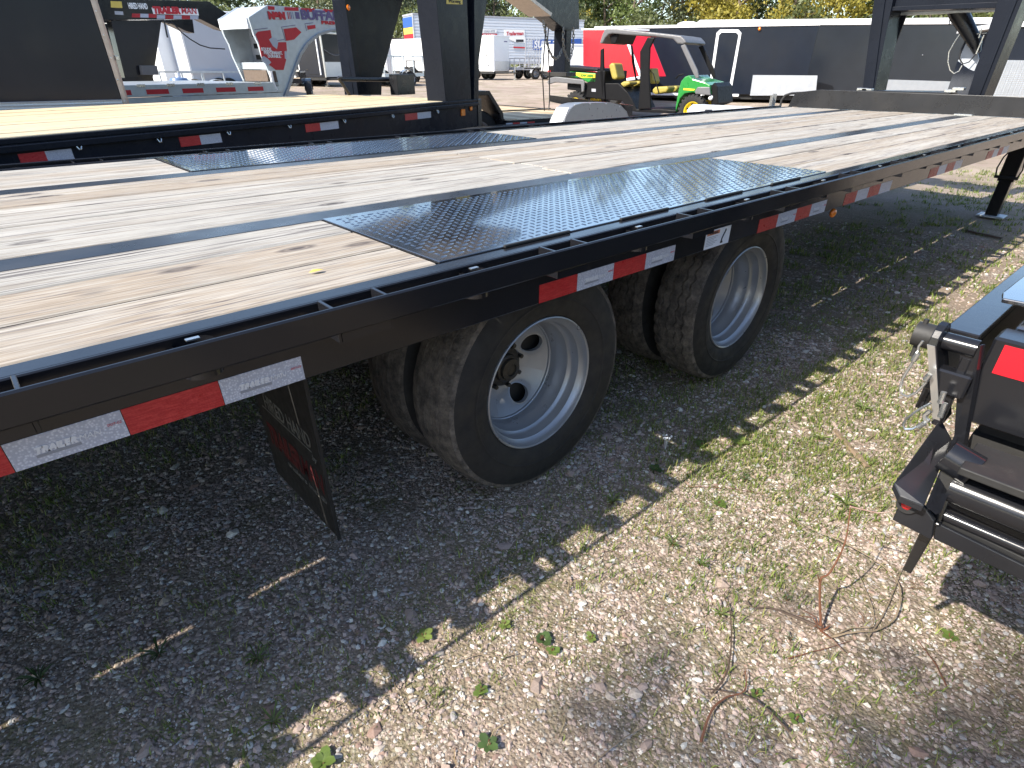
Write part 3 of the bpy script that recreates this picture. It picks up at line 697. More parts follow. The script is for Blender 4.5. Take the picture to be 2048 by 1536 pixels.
# mud flap behind the rear duals
XM = .48
m = MB(); m.prism([(.225,.745),(.70,.745),(.70,.10),(.225,.10)], 'x', XM, XM+.006)
mf = m.build('mud_flap', M['black_matte'], TR, bevel=.001)
m = MB(); m.box(XM-.006, XM-.0002, .222, .228, .10, .745); m.build('flap_edge', M['rubber'], mf)
lettering('the', .045, M['flap_white'], mf, (XM-.0006, .655, .455), (0,-1,0), (0,0,1), .0006, .2, .0006, .05)
lettering('HIRED HAND', .075, M['flap_white'], mf, (XM-.0006, .625, .405), (0,-1,0), (0,0,1), .0012, 0, .0006, .335)
lettering('by', .030, M['flap_white'], mf, (XM-.0006, .300, .365), (0,-1,0), (0,0,1), .0004, .2, .0006, .03)
MB().box(XM-.0010, XM-.0002, .295, .655, .392, .397).build('printed_line', M['flap_white'], mf)
lettering('TRAILER', .11, M['flap_red'], mf, (XM-.0006, .665, .255), (0,-1,0), (0,0,1), .006, .2, .0006, .25)
lettering('MAN', .11, M['flap_red'], mf, (XM-.0006, .410, .255), (0,-1,0), (0,0,1), .001, .2, .0006, .15)
lettering('trailers inc. ®', .03, M['flap_white'], mf, (XM-.0006, .540, .215), (0,-1,0), (0,0,1), .0004, 0, .0006, .28)
# safety bolts, wiring under the deck
m = MB(); m.tube([(XR, .14, .80), (1.0, .15, .775), (2.4, .14, .80), (5.5, .15, .78)], .009, 6); m.build('wiring', M['cable_black'], TR)
# leaf lying on the planks
# ================================================================ helpers for the vehicles further off
def fpa(fr, u, v, a):
    d = ray(u, v); t = (a-(CAM-fr.o)@fr.e)/(d@fr.e); P = CAM+d*t-fr.o; return (float(P@fr.n), float(P[2]))
Frame.pa = fpa
def fprism(name, fr, pts, b0, b1, mat, parent, bevel=.004, pb=None):
    m = MB(); m.prism(fr.poly(pts, b0 if pb is None else pb), 'y', b0, b1); return m.build(name, mat, parent, world=False, bevel=bevel)
def aprism(name, fr, pts, a0, a1, mat, parent, bevel=.004):
    m = MB(); m.prism([fr.pa(u, v, a0) for u, v in pts], 'x', a0, a1); return m.build(name, mat, parent, world=False, bevel=bevel)
def fbox(name, mat, parent, *c, bv=.004): return MB().box(*c, bv).build(name, mat, parent, world=False)
def ftext(txt, fr, parent, q0, q1, h, mat, b=-.004, bold=0, shear=0, name='lettering'):
    """text whose baseline runs from pixel q0 to pixel q1 on the frame's face b, cap height h metres"""
    A = fr.px(*q0, b); B = fr.px(*q1, b); r = np.array([B[0]-A[0], 0, B[1]-A[1]]); L = np.linalg.norm(r); r /= L
    return lettering(txt, h/.70, mat, parent, (A[0], b, A[1]), r, (-r[2], 0, r[0]), bold, shear, .004, L, name, world=False)
_wp = {}
def road_wheel(parent, loc, R, wd, key='w', rim='silver_wheel', rot=0.0, chunky=False):
    k = (key, R, wd, rim)
    if k not in _wp:
        m = MB(); m.lathe([(R*.58,-wd*.42),(R*.70,-wd*.5),(R*.93,-wd*.48),(R*.985,-wd*.38),(R,-wd*.2),(R,wd*.2),(R*.985,wd*.38),(R*.93,wd*.48),(R*.70,wd*.5),(R*.58,wd*.42)], (0,0,0), 'y', 40)
        if chunky:
            for i in range(22):
                a = 2*math.pi*i/22; s = 1 if i % 2 else -1
                for sg in (-1, 1):
                    aa = a+(.14 if sg > 0 else 0); c, sn = math.cos(aa), math.sin(aa); r0, r1 = R*.90, R*1.05; y0, y1 = (.03*sg*wd, .50*sg*wd)
                    t0, t1 = -.075, .075; V = []
                    for rr in (r0, r1):
                        for yy in (y0, y1):
                            for tt in (t0, t1): V.append((rr*math.cos(aa+tt+yy*.9), yy, rr*math.sin(aa+tt+yy*.9)))
                    m.add(V, [(0,1,3,2),(4,6,7,5),(0,4,5,1),(2,3,7,6),(0,2,6,4),(1,5,7,3)])
        ty = m.build('wheel', M['rubber'], parent, smooth=True, world=False, auto=35)
        m = MB(); m.lathe([(R*.60,-wd*.44),(R*.55,-wd*.40),(R*.50,-wd*.15),(R*.35,-wd*.12),(R*.26,-wd*.26),(R*.12,-wd*.30),(.001,-wd*.30)], (0,0,0), 'y', 36)
        m.lathe([(R*.60,wd*.44),(R*.5,wd*.2),(.001,wd*.2)], (0,0,0), 'y', 24)
        m.build('rim', M[rim], ty, smooth=True, world=False)
        if chunky or rim != 'hub_grease':
            m = MB()
            for i in range(6):
                a = 2*math.pi*i/6; c = (R*.42*math.cos(a), -wd*.155, R*.42*math.sin(a)); m.tube([(c[0],-wd*.165,c[2]),(c[0],-wd*.125,c[2])], R*.07, 8)
            m.build('rim_hole', M['decal_black'], ty, world=False)
        _wp[k] = ty; o = ty
    else: o = copy_tree(_wp[k], parent)
    o.location = loc; o.rotation_euler = (0, random.uniform(0, 1), rot); return o
def tape_row(parent, b, z0, z1, spans, mat_r='tape_red', mat_w='tape_white'):
    for (a0, a1, c) in spans: MB().box(a0, a1, b-.002, b, z0, z1).build('reflective_tape', M[mat_r if c == 'r' else mat_w], parent, world=False)
# ================================================================ second flatbed, new yellow planks
a_ = onz(945,197,1.0); b_ = onz(0,274,1.0)
F2 = Frame(a_[0], a_[1], math.atan2(a_[1]-b_[1], a_[0]-b_[0])); F2.o[2] = 0
T2 = thing_fr('flatbed_trailer', 'black flatbed trailer with new yellow plank deck behind the weathered deck', 'trailer', F2)
yy = .012
for i in range(12):
    wdt = .208; MB().box(-9.5, -.02+random.uniform(-.01,.01), yy, yy+wdt-.006, .958, 1.0+random.uniform(-.004,.002), .004).build('plank', M['new_wood'], T2, world=False); yy += wdt
m = MB(); m.box(-9.5, .02, -.055, .004, .965, .992, .003); m.box(-9.5, .02, -.05, -.035, .70, .965); m.box(-9.5, .02, -.075, -.03, .925, .960, .004); m.build('side_channel', M['black_riser'], T2, world=False)
m = MB(); m.box(-9.5, 0, .55, .65, .55, .955); m.box(-9.5, 0, 1.75, 1.85, .55, .955); m.box(-9.5, .02, 2.50, 2.56, .72, .99); m.build('main_beam', M['black_matte'], T2, world=False)
m = MB(); m.box(.025, .12, -.06, 2.56, .70, .992, .004); m.build('front_rail', M['black_paint_dusty'], T2, world=False)
for (u0, u1, u2, v) in ((36,92,147,312),(358,400,443,279),(610,640,677,252),(810,835,862,236)):
    aa = [F2.px(u, v, -.05)[0] for u in (u0, u1, u2)]; tape_row(T2, -.0505, .855, .915, [(aa[0], aa[1], 'r'), (aa[1], aa[2], 'w')])
for (u, v) in ((156,291),(317,277),(456,263),(578,250),(688,240),(785,231),(875,222)):
    a0, z0 = F2.px(u, v, -.06); m = MB(); m.tube([(a0-.012,-.053,z0+.018),(a0-.014,-.066,z0-.005),(a0-.006,-.070,z0-.02),(a0+.006,-.070,z0-.02),(a0+.014,-.066,z0-.005),(a0+.012,-.053,z0+.018)], .005, 6); m.box(a0-.02, a0+.02, -.060, -.051, z0+.002, z0+.022); m.build('tie_ring', M['zinc'], T2, world=False)
for (u, v, s) in ((925,225,.045),(941,217,.028)):
    a0, z0 = F2.px(u, v, -.05); m = MB(); m.box(a0-s, a0+s, -.066, -.0505, z0-s*.8, z0+s*.8, .006); m.build('marker_light', M['amber_lens'], T2, world=False)
fprism('neck_riser', F2, [(891,206),(943,206),(934,0),(932,-70),(870,-70),(876,0)], -.01, .20, M['black_riser'], T2)
MBx = MB(); p0 = F2.px(877,0,-.012); p1 = F2.px(892,206,-.012); MBx.prism([(p0[0]-.01,p0[1]+.4),(p1[0]-.01,p1[1]),(p1[0]-.03,p1[1]),(p0[0]-.10,p0[1]+.4)], 'y', -.03, .22); MBx.build('riser_flange', M['black_riser'], T2, world=False, bevel=.003)
fprism('riser_web', F2, [(940,206),(950,206),(950,0),(952,-70),(930,-70),(932,0)], .08, .11, M['black_riser'], T2)
fprism('front_flange', F2, [(947,250),(957,250),(958,120),(974,0),(982,-70),(948,-70),(949,120)], .0, .20, M['black_riser'], T2)
fprism('neck_riser', F2, [(707,190),(763,190),(764,152),(806,0),(826,-70),(678,-70),(682,0)], 2.2, 2.36, M['black_riser'], T2)
p0 = F2.px(682,0,2.19); p1 = F2.px(710,190,2.19); MBx = MB(); MBx.prism([(p0[0]-.02,p0[1]+.35),(p1[0]-.01,p1[1]),(p1[0]+.10,p1[1]),(p0[0]+.09,p0[1]+.35)], 'y', 2.12, 2.199); MBx.build('riser_flange', M['black_riser'], T2, world=False, bevel=.003)
MBx = MB(); a0, z0 = F2.px(697,15,2.11); MBx.ball((a0, 2.11, z0), .035, 8, (1,.4,1)); MBx.build('marker_light', M['amber_lens'], T2, smooth=True, world=False)
lab = fprism('warning_label', F2, [(893,8),(925,9),(925,-14),(893,-14)], -.0135, -.0105, M['decal_yellow'], T2, 0)
ftext('⚠ Warning'[2:], F2, lab, (897,5), (921,6), .03, M['decal_black'], -.0145)
m = MB(); a0, z0 = F2.px(682,158,1.9); a1, z1 = F2.px(822,160,1.9); m.tube([(a0,1.9,z0),(a1,1.9,z1)], .028, 10); m.tube([(a0-.05,1.9,z0+.02),(a0+.06,1.9,z0-.10),(a0+.16,1.9,z0-.22)], .022, 8); m.build('crank_shaft', M['black_paint_dusty'], T2, smooth=True, world=False)
a0, z0 = F2.px(788,190,1.8); a1, z1 = F2.px(819,148,1.8); fbox('jack_post', M['black_paint_dusty'], T2, a0, a1, 1.72, 1.86, z0, z1)
m = MB(); m.box(-.6, 1.4, .0, 2.4, 2.75, 2.85); m.box(.8, 5.4, .9, 1.5, 2.55, 2.75); m.build('neck_beam', M['black_paint'], T2, world=False)
arm = fprism('neck_arm', F2, [(1015,-16),(1078,30),(1118,62),(1145,58),(1142,-60),(1000,-60)], 1.05, 1.35, M['black_riser'], T2, .01, 1.2)
fprism('neck_flange', F2, [(1008,-20),(1013,-24),(1082,27),(1080,33)], .98, 1.42, M['reddish_trim'], T2, 0, 1.2)
a0, z0 = F2.px(1118,150,1.2); a1, z1 = F2.px(1145,56,1.2); m = MB(); m.box(a0-.02, a0+.26, 1.07, 1.33, z0, z1, .01); m.build('coupler_post', M['black_riser'], T2, world=False)
m = MB(); m.box(a0-.14, a0+.38, .98, 1.42, z0-.03, z0+.05, .01); m.build('coupler_base', M['black_matte'], T2, world=False)
def chain(fr, q, b, parent, step=.052, r=.0085):
    P = [Vector((fr.px(u, v, b)[0], b, fr.px(u, v, b)[1])) for u, v in q]
    # resample
    seg = [(P[i+1]-P[i]).length for i in range(len(P)-1)]; T = sum(seg); n = int(T/step); m = MB()
    for i in range(n):
        s = (i+.5)*T/n; k = 0
        while k < len(seg)-1 and s > seg[k]: s -= seg[k]; k += 1
        c = P[k].lerp(P[k+1], s/seg[k]); d = (P[k+1]-P[k]).normalized(); nb = Vector((0,1,0)) if i % 2 else d.cross(Vector((0,1,0))).normalized()
        L, W_ = step*.72, step*.40; ring = [c+d*(L*math.cos(a))+nb*(W_*math.sin(a)) for a in [2*math.pi*j/10 for j in range(11)]]
        m.tube(ring, r, 5, cap=False)
    o = m.build('safety_chain', M['chain_steel'], parent, world=False, smooth=True); o['kind'] = 'stuff'; return o
chain(F2, [(1086,42),(1090,60),(1093,80),(1098,100),(1105,114),(1112,117),(1119,112),(1124,98)], 1.0, T2)
chain(F2, [(1127,56),(1126,75),(1128,98),(1133,114),(1138,121),(1142,113),(1146,92),(1147,70),(1146,56)], .98, T2)
m = MB(); pts = [(1097,56),(1095,80),(1099,150),(1099,200),(1097,226),(1093,240),(1089,226),(1085,150),(1090,80),(1092,48)]
m.tube([(F2.px(u,v,1.0)[0], 1.0, max(F2.px(u,v,1.0)[1], .05)) for u, v in pts], .012, 6); m.build('brake_cable', M['cable_black'], T2, smooth=True, world=False)
for xx in (-6.6, -5.3):
    for bb in (.12, 2.4): road_wheel(T2, (xx, bb, .40), .40, .22, 'dual')
# ================================================================ black enclosed trailer at the left edge
p = bearing(255, 8.5); F3 = Frame(p[0], p[1], math.radians(-5)); F3.o[2] = 0
T3 = thing_fr('enclosed_trailer', 'tall black enclosed trailer with bare metal corner trim at the left edge', 'trailer', F3)
m = MB(); m.box(-4.5, -.155, .0, 2.1, .55, 2.75, .006); m.build('body', M['black_panel'], T3, world=False)
m = MB(); m.prism([(-.155,-.012),(-.115,-.012),(-.09,.02),(-.09,2.1),(-.155,2.1)], 'z', .53, 2.76); m.build('corner_trim', M['reddish_trim'], T3, world=False, bevel=.004)  # reddish reflections put into the colour of the aluminium trim
m = MB(); z0 = .94; m.box(-4.5, -.157, -.014, -.001, z0, z0+.078, .003); m.build('kick_plate', M['treadplate_alu'], T3, world=False)
m = MB()
for i in range(9): m.ball((-.135, -.014, 1.0+.2*i), .008, 6, (1,.5,1))
m.build('rivet', M['zinc'], T3, world=False)
for o_ in [x for x in T3.children if x.name.startswith('rivet')]: o_['kind'] = 'stuff'
fbox('hinge', M['zinc'], T3, -.09, -.06, .0, .03, 1.38, 1.42)
for xx in (-3.0, -2.2): road_wheel(T3, (xx, .2, .36), .36, .2, 'car')
# ================================================================ the black trailer end at the right, close to the camera
XR0 = 1.10
TB = thing('equipment_trailer', 'glossy black trailer end with ramp hinge and pins at the right edge', 'trailer', (3.2, -2.1, 0))
def yz(u, v, x): p = onx(u, v, x); return float(p[1]), float(p[2])
bk = M['black_paint']
# long deck edge beam
c0 = onz(1890,654,.97); c1 = onz(1957,676,.97)
yE, yI = float(c0[1]), float(c1[1]); xE = float(c0[0])
m = MB(); m.box(xE, 6.5, yI, yE, .955, .970, .002); m.box(xE+.04, 6.5, yE-.012, yE, .80, .9545); m.box(xE+.04, 6.5, yI, yI+.01, .86, .9545); m.build('edge_beam', bk, TB, bevel=.0015)
# cross member with tape
yA, zA = yz(1984, 672, XR0); _, zB = yz(1930, 842, XR0)
m = MB(); m.box(XR0, XR0+.06, -3.3, yA-.004, zB, zA, .004); m.build('end_beam', bk, TB)
yT, zT = yz(2010, 690, XR0-.001); yT2, zT2 = yz(1982, 745, XR0-.001)
m = MB(); m.prism([(yT, zT), (yT2-.001, zT2), (yT-.30, zT2), (yT-.30, zT)], 'x', XR0-.0016, XR0-.0003); m.build('reflective_tape', M['red_paint'], TB)
m = MB(); m.box(XR0+.062, 6.5, -3.3, yI-.035, zA-.014, zA+.004, .003); o = m.build('deck_plate', M['treadplate_black'], TB)
m = MB()
for i in range(34):
    for j in range(16):
        cx, cy = XR0+.10+.045*i, yI-.06-.045*j; s = 1 if (i+j) % 2 else -1
        m.add([(cx-.017,cy-.017*s,zA+.0038),(cx-.004,cy+.005*s,zA+.0038),(cx+.017,cy+.017*s,zA+.0038),(cx+.004,cy-.005*s,zA+.0038),(cx,cy,zA+.0066)], [(0,1,4),(1,2,4),(2,3,4),(3,0,4)])
lo = m.build('tread_lug', M['treadplate_black'], o, smooth=True); lo['kind'] = 'stuff'
# torn edge of the tread plate
m = MB(); p_ = onz(2000, 612, zA+.01); m.prism([(p_[0]-.01,p_[1]+.0),(p_[0]+.03,p_[1]+.008),(p_[0]+.40,p_[1]+.004),(p_[0]+.40,p_[1]-.30),(p_[0]+.02,p_[1]-.30)], 'z', zA+.018, zA+.026); m.build('deck_plate', M['treadplate_black'], TB, bevel=.002)
# hinge plate with rounded top
def ys(u, v, x): return yz(u, v, x)
xh0, xh1 = XR0-.05, XR0+.02; zt = .985
PT = onx(1869, 676, xh0); PBq = onx(1874, 850, xh0+.035); yH = float(PT[1]); zlo = float(PBq[2])
rr_ = .030
dl = (PBq-PT); 
m = MB(); V = []
prof = [PT+np.array([rr_+rr_*math.cos(a), 0, rr_*math.sin(a)-.012]) for a in [math.pi*i/8 for i in range(9)]]+[PBq, PBq+np.array([2*rr_, 0, 0])]
n_ = len(prof); m.add([q+np.array([0,.006,0]) for q in prof]+[q-np.array([0,.006,0]) for q in prof], [tuple(range(n_)), tuple(range(2*n_-1, n_-1, -1))]+[(i, (i+1)%n_, (i+1)%n_+n_, i+n_) for i in range(n_)]); m.build('hinge_plate', bk, TB, bevel=.0015)
zt = float(PT[2])+.024
m = MB(); q0, q1 = PT+np.array([-.0005,0,-.012]), PBq+np.array([-.0005,0,0]); o3 = np.array([-.0016,0,-.0004]); w6 = np.array([0,.0055,0]); m.add([q0-w6, q0+w6, q1+w6, q1-w6, q0-w6+o3, q0+w6+o3, q1+w6+o3, q1-w6+o3], [(0,1,2,3),(4,7,6,5),(0,4,5,1),(1,5,6,2),(2,6,7,3),(3,7,4,0)]); m.build('lit_edge', M['alu_trim'], TB)  # pale strip puts the sunlit glint of the black edge into colour
m = MB(); m.tube([(xh0+.036, yH+.030, zt-.036), (xh0+.036, yI-.01, zt-.036)], .014, 14); m.build('hinge_pin', bk, TB, smooth=True)
m = MB(); m.tube([(xh0+.036, yH+.007, zt-.036), (xh0+.036, yH+.034, zt-.036)], .020, 12); m.tube([(xh0+.036, yH+.026, zt-.010), (xh0+.036, yH+.026, zt-.075)], .004, 6); m.build('pin_head', M['black_matte'], TB, smooth=True)
m = MB(); m.box(xh0+.020, XR0-.002, yH-.065, yH-.008, .885, .925, .003); m.box(xh0+.03, XR0-.002, yI-.01, yI+.004, zlo, .95, .002); m.build('hinge_lug', bk, TB)
def lany(q, x, r=.0022):
    m = MB(); m.tube([onx(u, v, x) for u, v in q], r, 6); m.build('lanyard', M['zinc'], TB, smooth=True)
lany([(1846,682),(1838,692),(1836,700),(1833,712),(1822,730),(1806,756),(1800,776),(1803,788),(1815,794),(1832,786),(1848,770),(1860,755)], xh0)
lany([(1862,806),(1836,820),(1812,838),(1806,850),(1810,858),(1826,858),(1846,846),(1858,842)], xh0)
m = MB()
for q in ([(1826,722),(1836,706)], [(1850,760),(1860,748)], [(1836,854),(1850,846)], [(1880,806),(1888,784)], [(1880,834),(1890,806)]): m.tube([onx(u, v, xh0-.004) for u, v in q], .0042, 8)
m.build('cable_ferrule', M['zinc'], TB, smooth=True)
for o_ in TB.children:
    if o_.name.startswith('cable_ferrule'): o_['kind'] = 'stuff'
lany([(1860,822),(1850,830),(1850,838),(1858,842)], xh0, .004)
# rear step: sloped end cap with lamp below
xs = .93
def sh(pts, x0, x1, name, mat=bk, bevel=.002): m = MB(); m.prism([yz(u, v, x0) for u, v in pts], 'x', x0, x1); return m.build(name, mat, TB, bevel=bevel)
A = onx(1882, 836, XR0-.01); Bq = onx(1788, 966, xs); Cq = onx(1800, 992, xs-.01); Dq = onx(1848, 1012, xs-.01); Eq = onx(1905, 880, XR0-.01)
m = MB(); V = [A, Bq, Cq, Dq, Eq]; V2 = [q+np.array([0,0,-.012]) for q in V]; m.add(V+V2, [(0,1,2,3,4),(9,8,7,6,5)]+[(i,(i+1)%5,(i+1)%5+5,i+5) for i in range(5)]); m.build('end_cap', M['black_paint_dusty'], TB, bevel=.0015)
P1 = onx(1850,1012,xs-.01); P2 = onx(1908,870,XR0-.01); P3 = onx(1920,690,XR0-.02); P4 = onx(1962,690,XR0-.02); P5 = onx(1925,900,XR0-.01); P6 = onx(1872,1030,xs-.005)
m = MB(); V = [P1,P2,P3,P4,P5,P6]; V2 = [q+np.array([.01,-.004,0]) for q in V]; m.add(V+V2, [(0,1,2,3,4,5),(11,10,9,8,7,6)]+[(i,(i+1)%6,(i+1)%6+6,i+6) for i in range(6)]); m.build('side_gusset', bk, TB, bevel=.001)
sh([(1803,996),(1850,1016),(1868,1042),(1862,1080),(1784,1040)], xs+.02, xs+.03, 'lamp_bracket', M['black_paint_dusty'])
yl_, zl_ = yz(1814, 1010, xs+.015); m = MB(); m.ball((xs+.016, yl_, zl_), .0095, 8, (.7,1,1)); m.build('red_lamp', M['red_lens'], TB, smooth=True)
m = MB(); m.tube([(xs+.021, yl_, zl_), (xs+.012, yl_, zl_)], .0145, 16); m.build('lamp_grommet', M['rubber'], TB, smooth=True)
# rollers along the end
yr, zr = yz(1902, 972, 1.0); m = MB(); m.tube([(1.0, yr, zr), (1.0, -3.2, zr)], .026, 24); m.build('roller_tube', bk, TB, smooth=True)
m = MB()
for i in range(10): m.lathe([(.027,-.004+i*.012),(.034,i*.012),(.027,.004+i*.012)], (1.0, yr-.175-.12, zr), 'y', 20)
m.build('spring', bk, TB, smooth=True)
yr2, zr2 = yz(1882, 1022, .99); m = MB(); m.tube([(.99, yr2, zr2-.004), (.99, -3.2, zr2-.004)], .010, 14); m.build('spring_rod', bk, TB, smooth=True)
sh([(1876,1030),(1890,1040),(2120,1150),(2120,1180),(1878,1062)], .985, 1.03, 'rough_tray', M['black_matte'])
p_ = [yz(u, v, 1.04) for u, v in ((1952,884),(1925,925))]
m = MB(); q0 = onz(1920, 934, .835); q1 = onz(1955, 884, .835); m.prism([(q0[0], q0[1]), (q1[0], q1[1]), (q1[0], -3.2), (q0[0], -3.2)], 'z', .822, .835); m.build('step_plate', M['black_matte'], TB, bevel=.002)
sh([(1868,1052),(1882,1050),(2140,1176),(2140,1206),(1866,1078)], .975, .982, 'bumper', M['black_paint_dusty'])
# spring lever hanging down
L0, L1, L2 = onx(1905,925,1.0), onx(1868,1040,.975), onx(1815,1140,1.10)
def bar(P, Q, w0, w1, th, name, parent=TB, mat=bk):
    d = (Q-P)/np.linalg.norm(Q-P); side = np.array([0, 1.0, .0])-d*d[1]; side /= np.linalg.norm(side); nn = np.cross(d, side)
    V = [P-side*w0-nn*th, P+side*w0-nn*th, P+side*w0+nn*th, P-side*w0+nn*th, Q-side*w1-nn*th, Q+side*w1-nn*th, Q+side*w1+nn*th, Q-side*w1+nn*th]
    m = MB(); m.add(V, [(0,3,2,1),(4,5,6,7),(0,1,5,4),(1,2,6,5),(2,3,7,6),(3,0,4,7)]); return m.build(name, mat, parent, bevel=.002)
bar(L0, L1, .012, .010, .005, 'lever'); bar(L1, L2, .010, .0075, .005, 'lever', TB, M['black_paint_dusty'])
m = MB(); m.tube([L0+np.array([0,.012,.01]), L0+np.array([0,-.03,.0])], .026, 14); m.build('lever_boss', bk, TB, smooth=True)
# body and running gear behind the end
m = MB(); m.box(XR0+.07, 6.4, -3.2, yI-.05, .80, .86); m.box(XR0+.3, 6.4, -1.6, -1.5, .45, .80); m.box(XR0+.3, 6.4, -2.8, -2.7, .45, .80); m.box(XR0+.05, XR0+.08, -3.2, yA-.03, .60, .80); m.build('frame', M['black_matte'], TB)
for xx in (4.2, 5.2): road_wheel(TB, (xx-3.2, -1.25+2.1, .38), .38, .22, 'car')
# ================================================================ galvanised trailer with the printed neck
p = bearing(540, 12.0); F4 = Frame(p[0], p[1], math.radians(14)); F4.o[2] = 0
T4 = thing_fr('gooseneck_trailer', 'galvanised gooseneck trailer with red printed graphics and arched neck', 'trailer', F4)
gv = M['galvanised']
for i in range(9): fbox('plank', M['alu_trim'] if i % 2 else gv, T4, -6, -.02, .02+.26*i, .265+.26*i, 1.06, 1.10, bv=.006)
m = MB(); m.box(-6, .12, -.05, .0, .955, 1.105, .006); m.box(-6, .12, -.04, -.005, .84, .95, .004); m.build('side_rail', gv, T4, world=False)
m = MB(); m.box(-6, .1, .1, .25, .55, .83); m.box(-6, .1, 2.0, 2.15, .55, .83); m.build('frame', M['black_matte'], T4, world=False)
sp = []
for (u0, u1) in ((245,259),(290,335),(363,405),(431,470),(495,526)):
    sp.append((F4.px(u0,174,-.05)[0], F4.px(u1,174,-.05)[0], 'r'))
tape_row(T4, -.0505, .985, 1.045, sp, 'decal_red')
for u in (280,340,400,458,515):
    a0, z0 = F4.px(u, 166, -.05); fbox('tie_bracket', M['zinc'], T4, a0-.06, a0+.06, -.062, -.05, 1.075, 1.112, bv=.003)
bB = F4.pa(438, 60, -.24)[0]
near = [(497,35),(535,10),(705,24),(705,58),(690,58),(660,60),(634,68),(612,86),(598,108),(586,140),(574,175),(566,196),(553,196),(548,168),(536,140),(524,112),(517,88),(508,70)]
side = fprism('neck_side', F4, near, 0, .04, gv, T4)
mfar = MB(); mfar.prism(F4.poly(near, 0), 'y', bB-.04, bB); mfar.build('neck_side', gv, T4, world=False, bevel=.004)
# arch lining, roof and rear ladder frame
arch = F4.poly([(700,57),(660,59),(634,67),(612,85),(598,107),(586,139),(574,174),(566,194)], 0)
m = MB(); n_ = len(arch); m.add([(a, -.03, z) for a, z in arch]+[(a, bB+.03, z) for a, z in arch]+[(a+.03, -.03, z-.03) for a, z in arch]+[(a+.03, bB+.03, z-.03) for a, z in arch],
    [(i, i+1, n_+i+1, n_+i) for i in range(n_-1)]+[(2*n_+i, 3*n_+i, 3*n_+i+1, 2*n_+i+1) for i in range(n_-1)]+[(i, 2*n_+i, 2*n_+i+1, i+1) for i in range(n_-1)]); m.build('neck_arch', M['silver_wheel'], T4, world=False)
tp = F4.poly([(497,35),(535,10),(705,24)], 0)
m = MB(); m.add([(tp[0][0], .04, tp[0][1]-.01), (tp[1][0], .04, tp[1][1]-.01), (tp[2][0], .04, tp[2][1]-.01)]+[(tp[0][0], bB-.04, tp[0][1]-.01), (tp[1][0], bB-.04, tp[1][1]-.01), (tp[2][0], bB-.04, tp[2][1]-.01)], [(0,1,4,3),(1,2,5,4)]); m.build('neck_top', M['grey_panel'], T4, world=False)
zt_, ab = tp[0][1], tp[0][0]
fbox('top_bar', M['white_paint'], T4, ab-.02, ab+.08, .04, bB-.04, zt_-.14, zt_)
fbox('step_bar', gv, T4, .0, .08, .04, bB-.04, 1.28, 1.38)
MB().box(-.02, .02, .10, bB-.1, 1.11, 1.27).build('lower_panel', M['brown_fabric'], T4, world=False)
m = MB(); m.box(.28, .30, .04, bB-.04, 1.2, zt_-.12)
m.build('back_panel', M['decal_grey'], T4, world=False)
for i in range(3): fbox('rung', M['black_plastic'], T4, .20, .275, .18, bB-.22, 1.42+.16*i, 1.49+.16*i)
m = MB(); m.box(-.06, .04, -.012, .02, 1.1, 1.98, .004); 
ftext('N&N', F4, side, (538,37), (572,38), .085, M['decal_red'], -.006, .012)
for i, (u0, u1, mt) in enumerate(((576,577,'decal_red'),(579,580.5,'decal_red'),(582,583.5,'decal_purple'),(585.5,587.5,'decal_purple'),(590,600,'decal_purple'))):
    A_ = F4.px(u0, 24, -.004); B_ = F4.px(u1, 38, -.004); MB().box(A_[0], B_[0], -.006, -.001, B_[1], A_[1]).build('printed_bar', M[mt], side, world=False)
ftext('BUFFALO', F4, side, (603,38), (693,41), .125, M['decal_purple'], -.006, .008)
ftext('PREMIUM', F4, side, (643,48), (698,50), .045, M['decal_red'], -.006, .003)
ftext('SOLIDE.', F4, side, (523,101), (544,102), .042, M['clear_white'], -.010, .002)
ftext('PERFORMANT.', F4, side, (528,108), (565,109), .042, M['clear_white'], -.010, .002)
ftext('DURABLE.', F4, side, (536,115), (562,115.5), .042, M['clear_white'], -.010, .002)
for q in (((536,12),(549,13),(549,20),(536,19)), ((569,14),(597,15),(597,22),(569,21)), ((602,16),(629,17),(629,24),(602,23)), ((647,18),(673,20),(673,25),(647,24))):
    m = MB(); m.prism(F4.poly(q, -.003), 'y', -.005, -.001); m.build('reflective_tape', M['decal_red'], side, world=False)
z7 = lambda pts: [(430+x/7.585, y/7.585) for x, y in pts]
for g in ([(615,520),(650,480),(840,455),(860,570),(890,625),(960,640),(1080,640),(1090,760),(1060,880),(1080,905),(1040,1060),(920,1060),(860,1010),(780,960),(705,860),(685,760),(670,650)],
          [(1040,440),(1230,415),(1310,490),(1200,600),(1080,620)], [(1395,390),(1520,375),(1525,430),(1410,450)]):
    m = MB(); m.prism(F4.poly(z7(g), -.003), 'y', -.006, -.0008); m.build('printed_panel', M['decal_red'], side, world=False)
for g in ([(820,600),(860,570),(930,580),(960,640),(940,745),(880,700)], [(705,870),(740,850),(800,890),(855,945),(800,1000),(720,930)], [(1055,780),(1080,770),(1090,880),(1060,890)]):
    m = MB(); m.prism(F4.poly(z7(g), -.008), 'y', -.009, -.0065); m.build('printed_block', M['grey_panel'], side, world=False)
for g in ([(1010,410),(1220,380)], [(1010,410),(1070,620)], [(1365,360),(1490,345)], [(1365,360),(1390,470)], [(600,450),(800,425)], [(880,625),(1050,600)]):
    (x0, y0), (x1, y1) = z7(g); a0, z0 = F4.px(x0, y0, -.004); a1, z1 = F4.px(x1, y1, -.004); m = MB(); m.tube([(a0,-.004,z0),(a1,-.004,z1)], .004, 4); m.build('printed_line', M['decal_purple'], side, world=False)
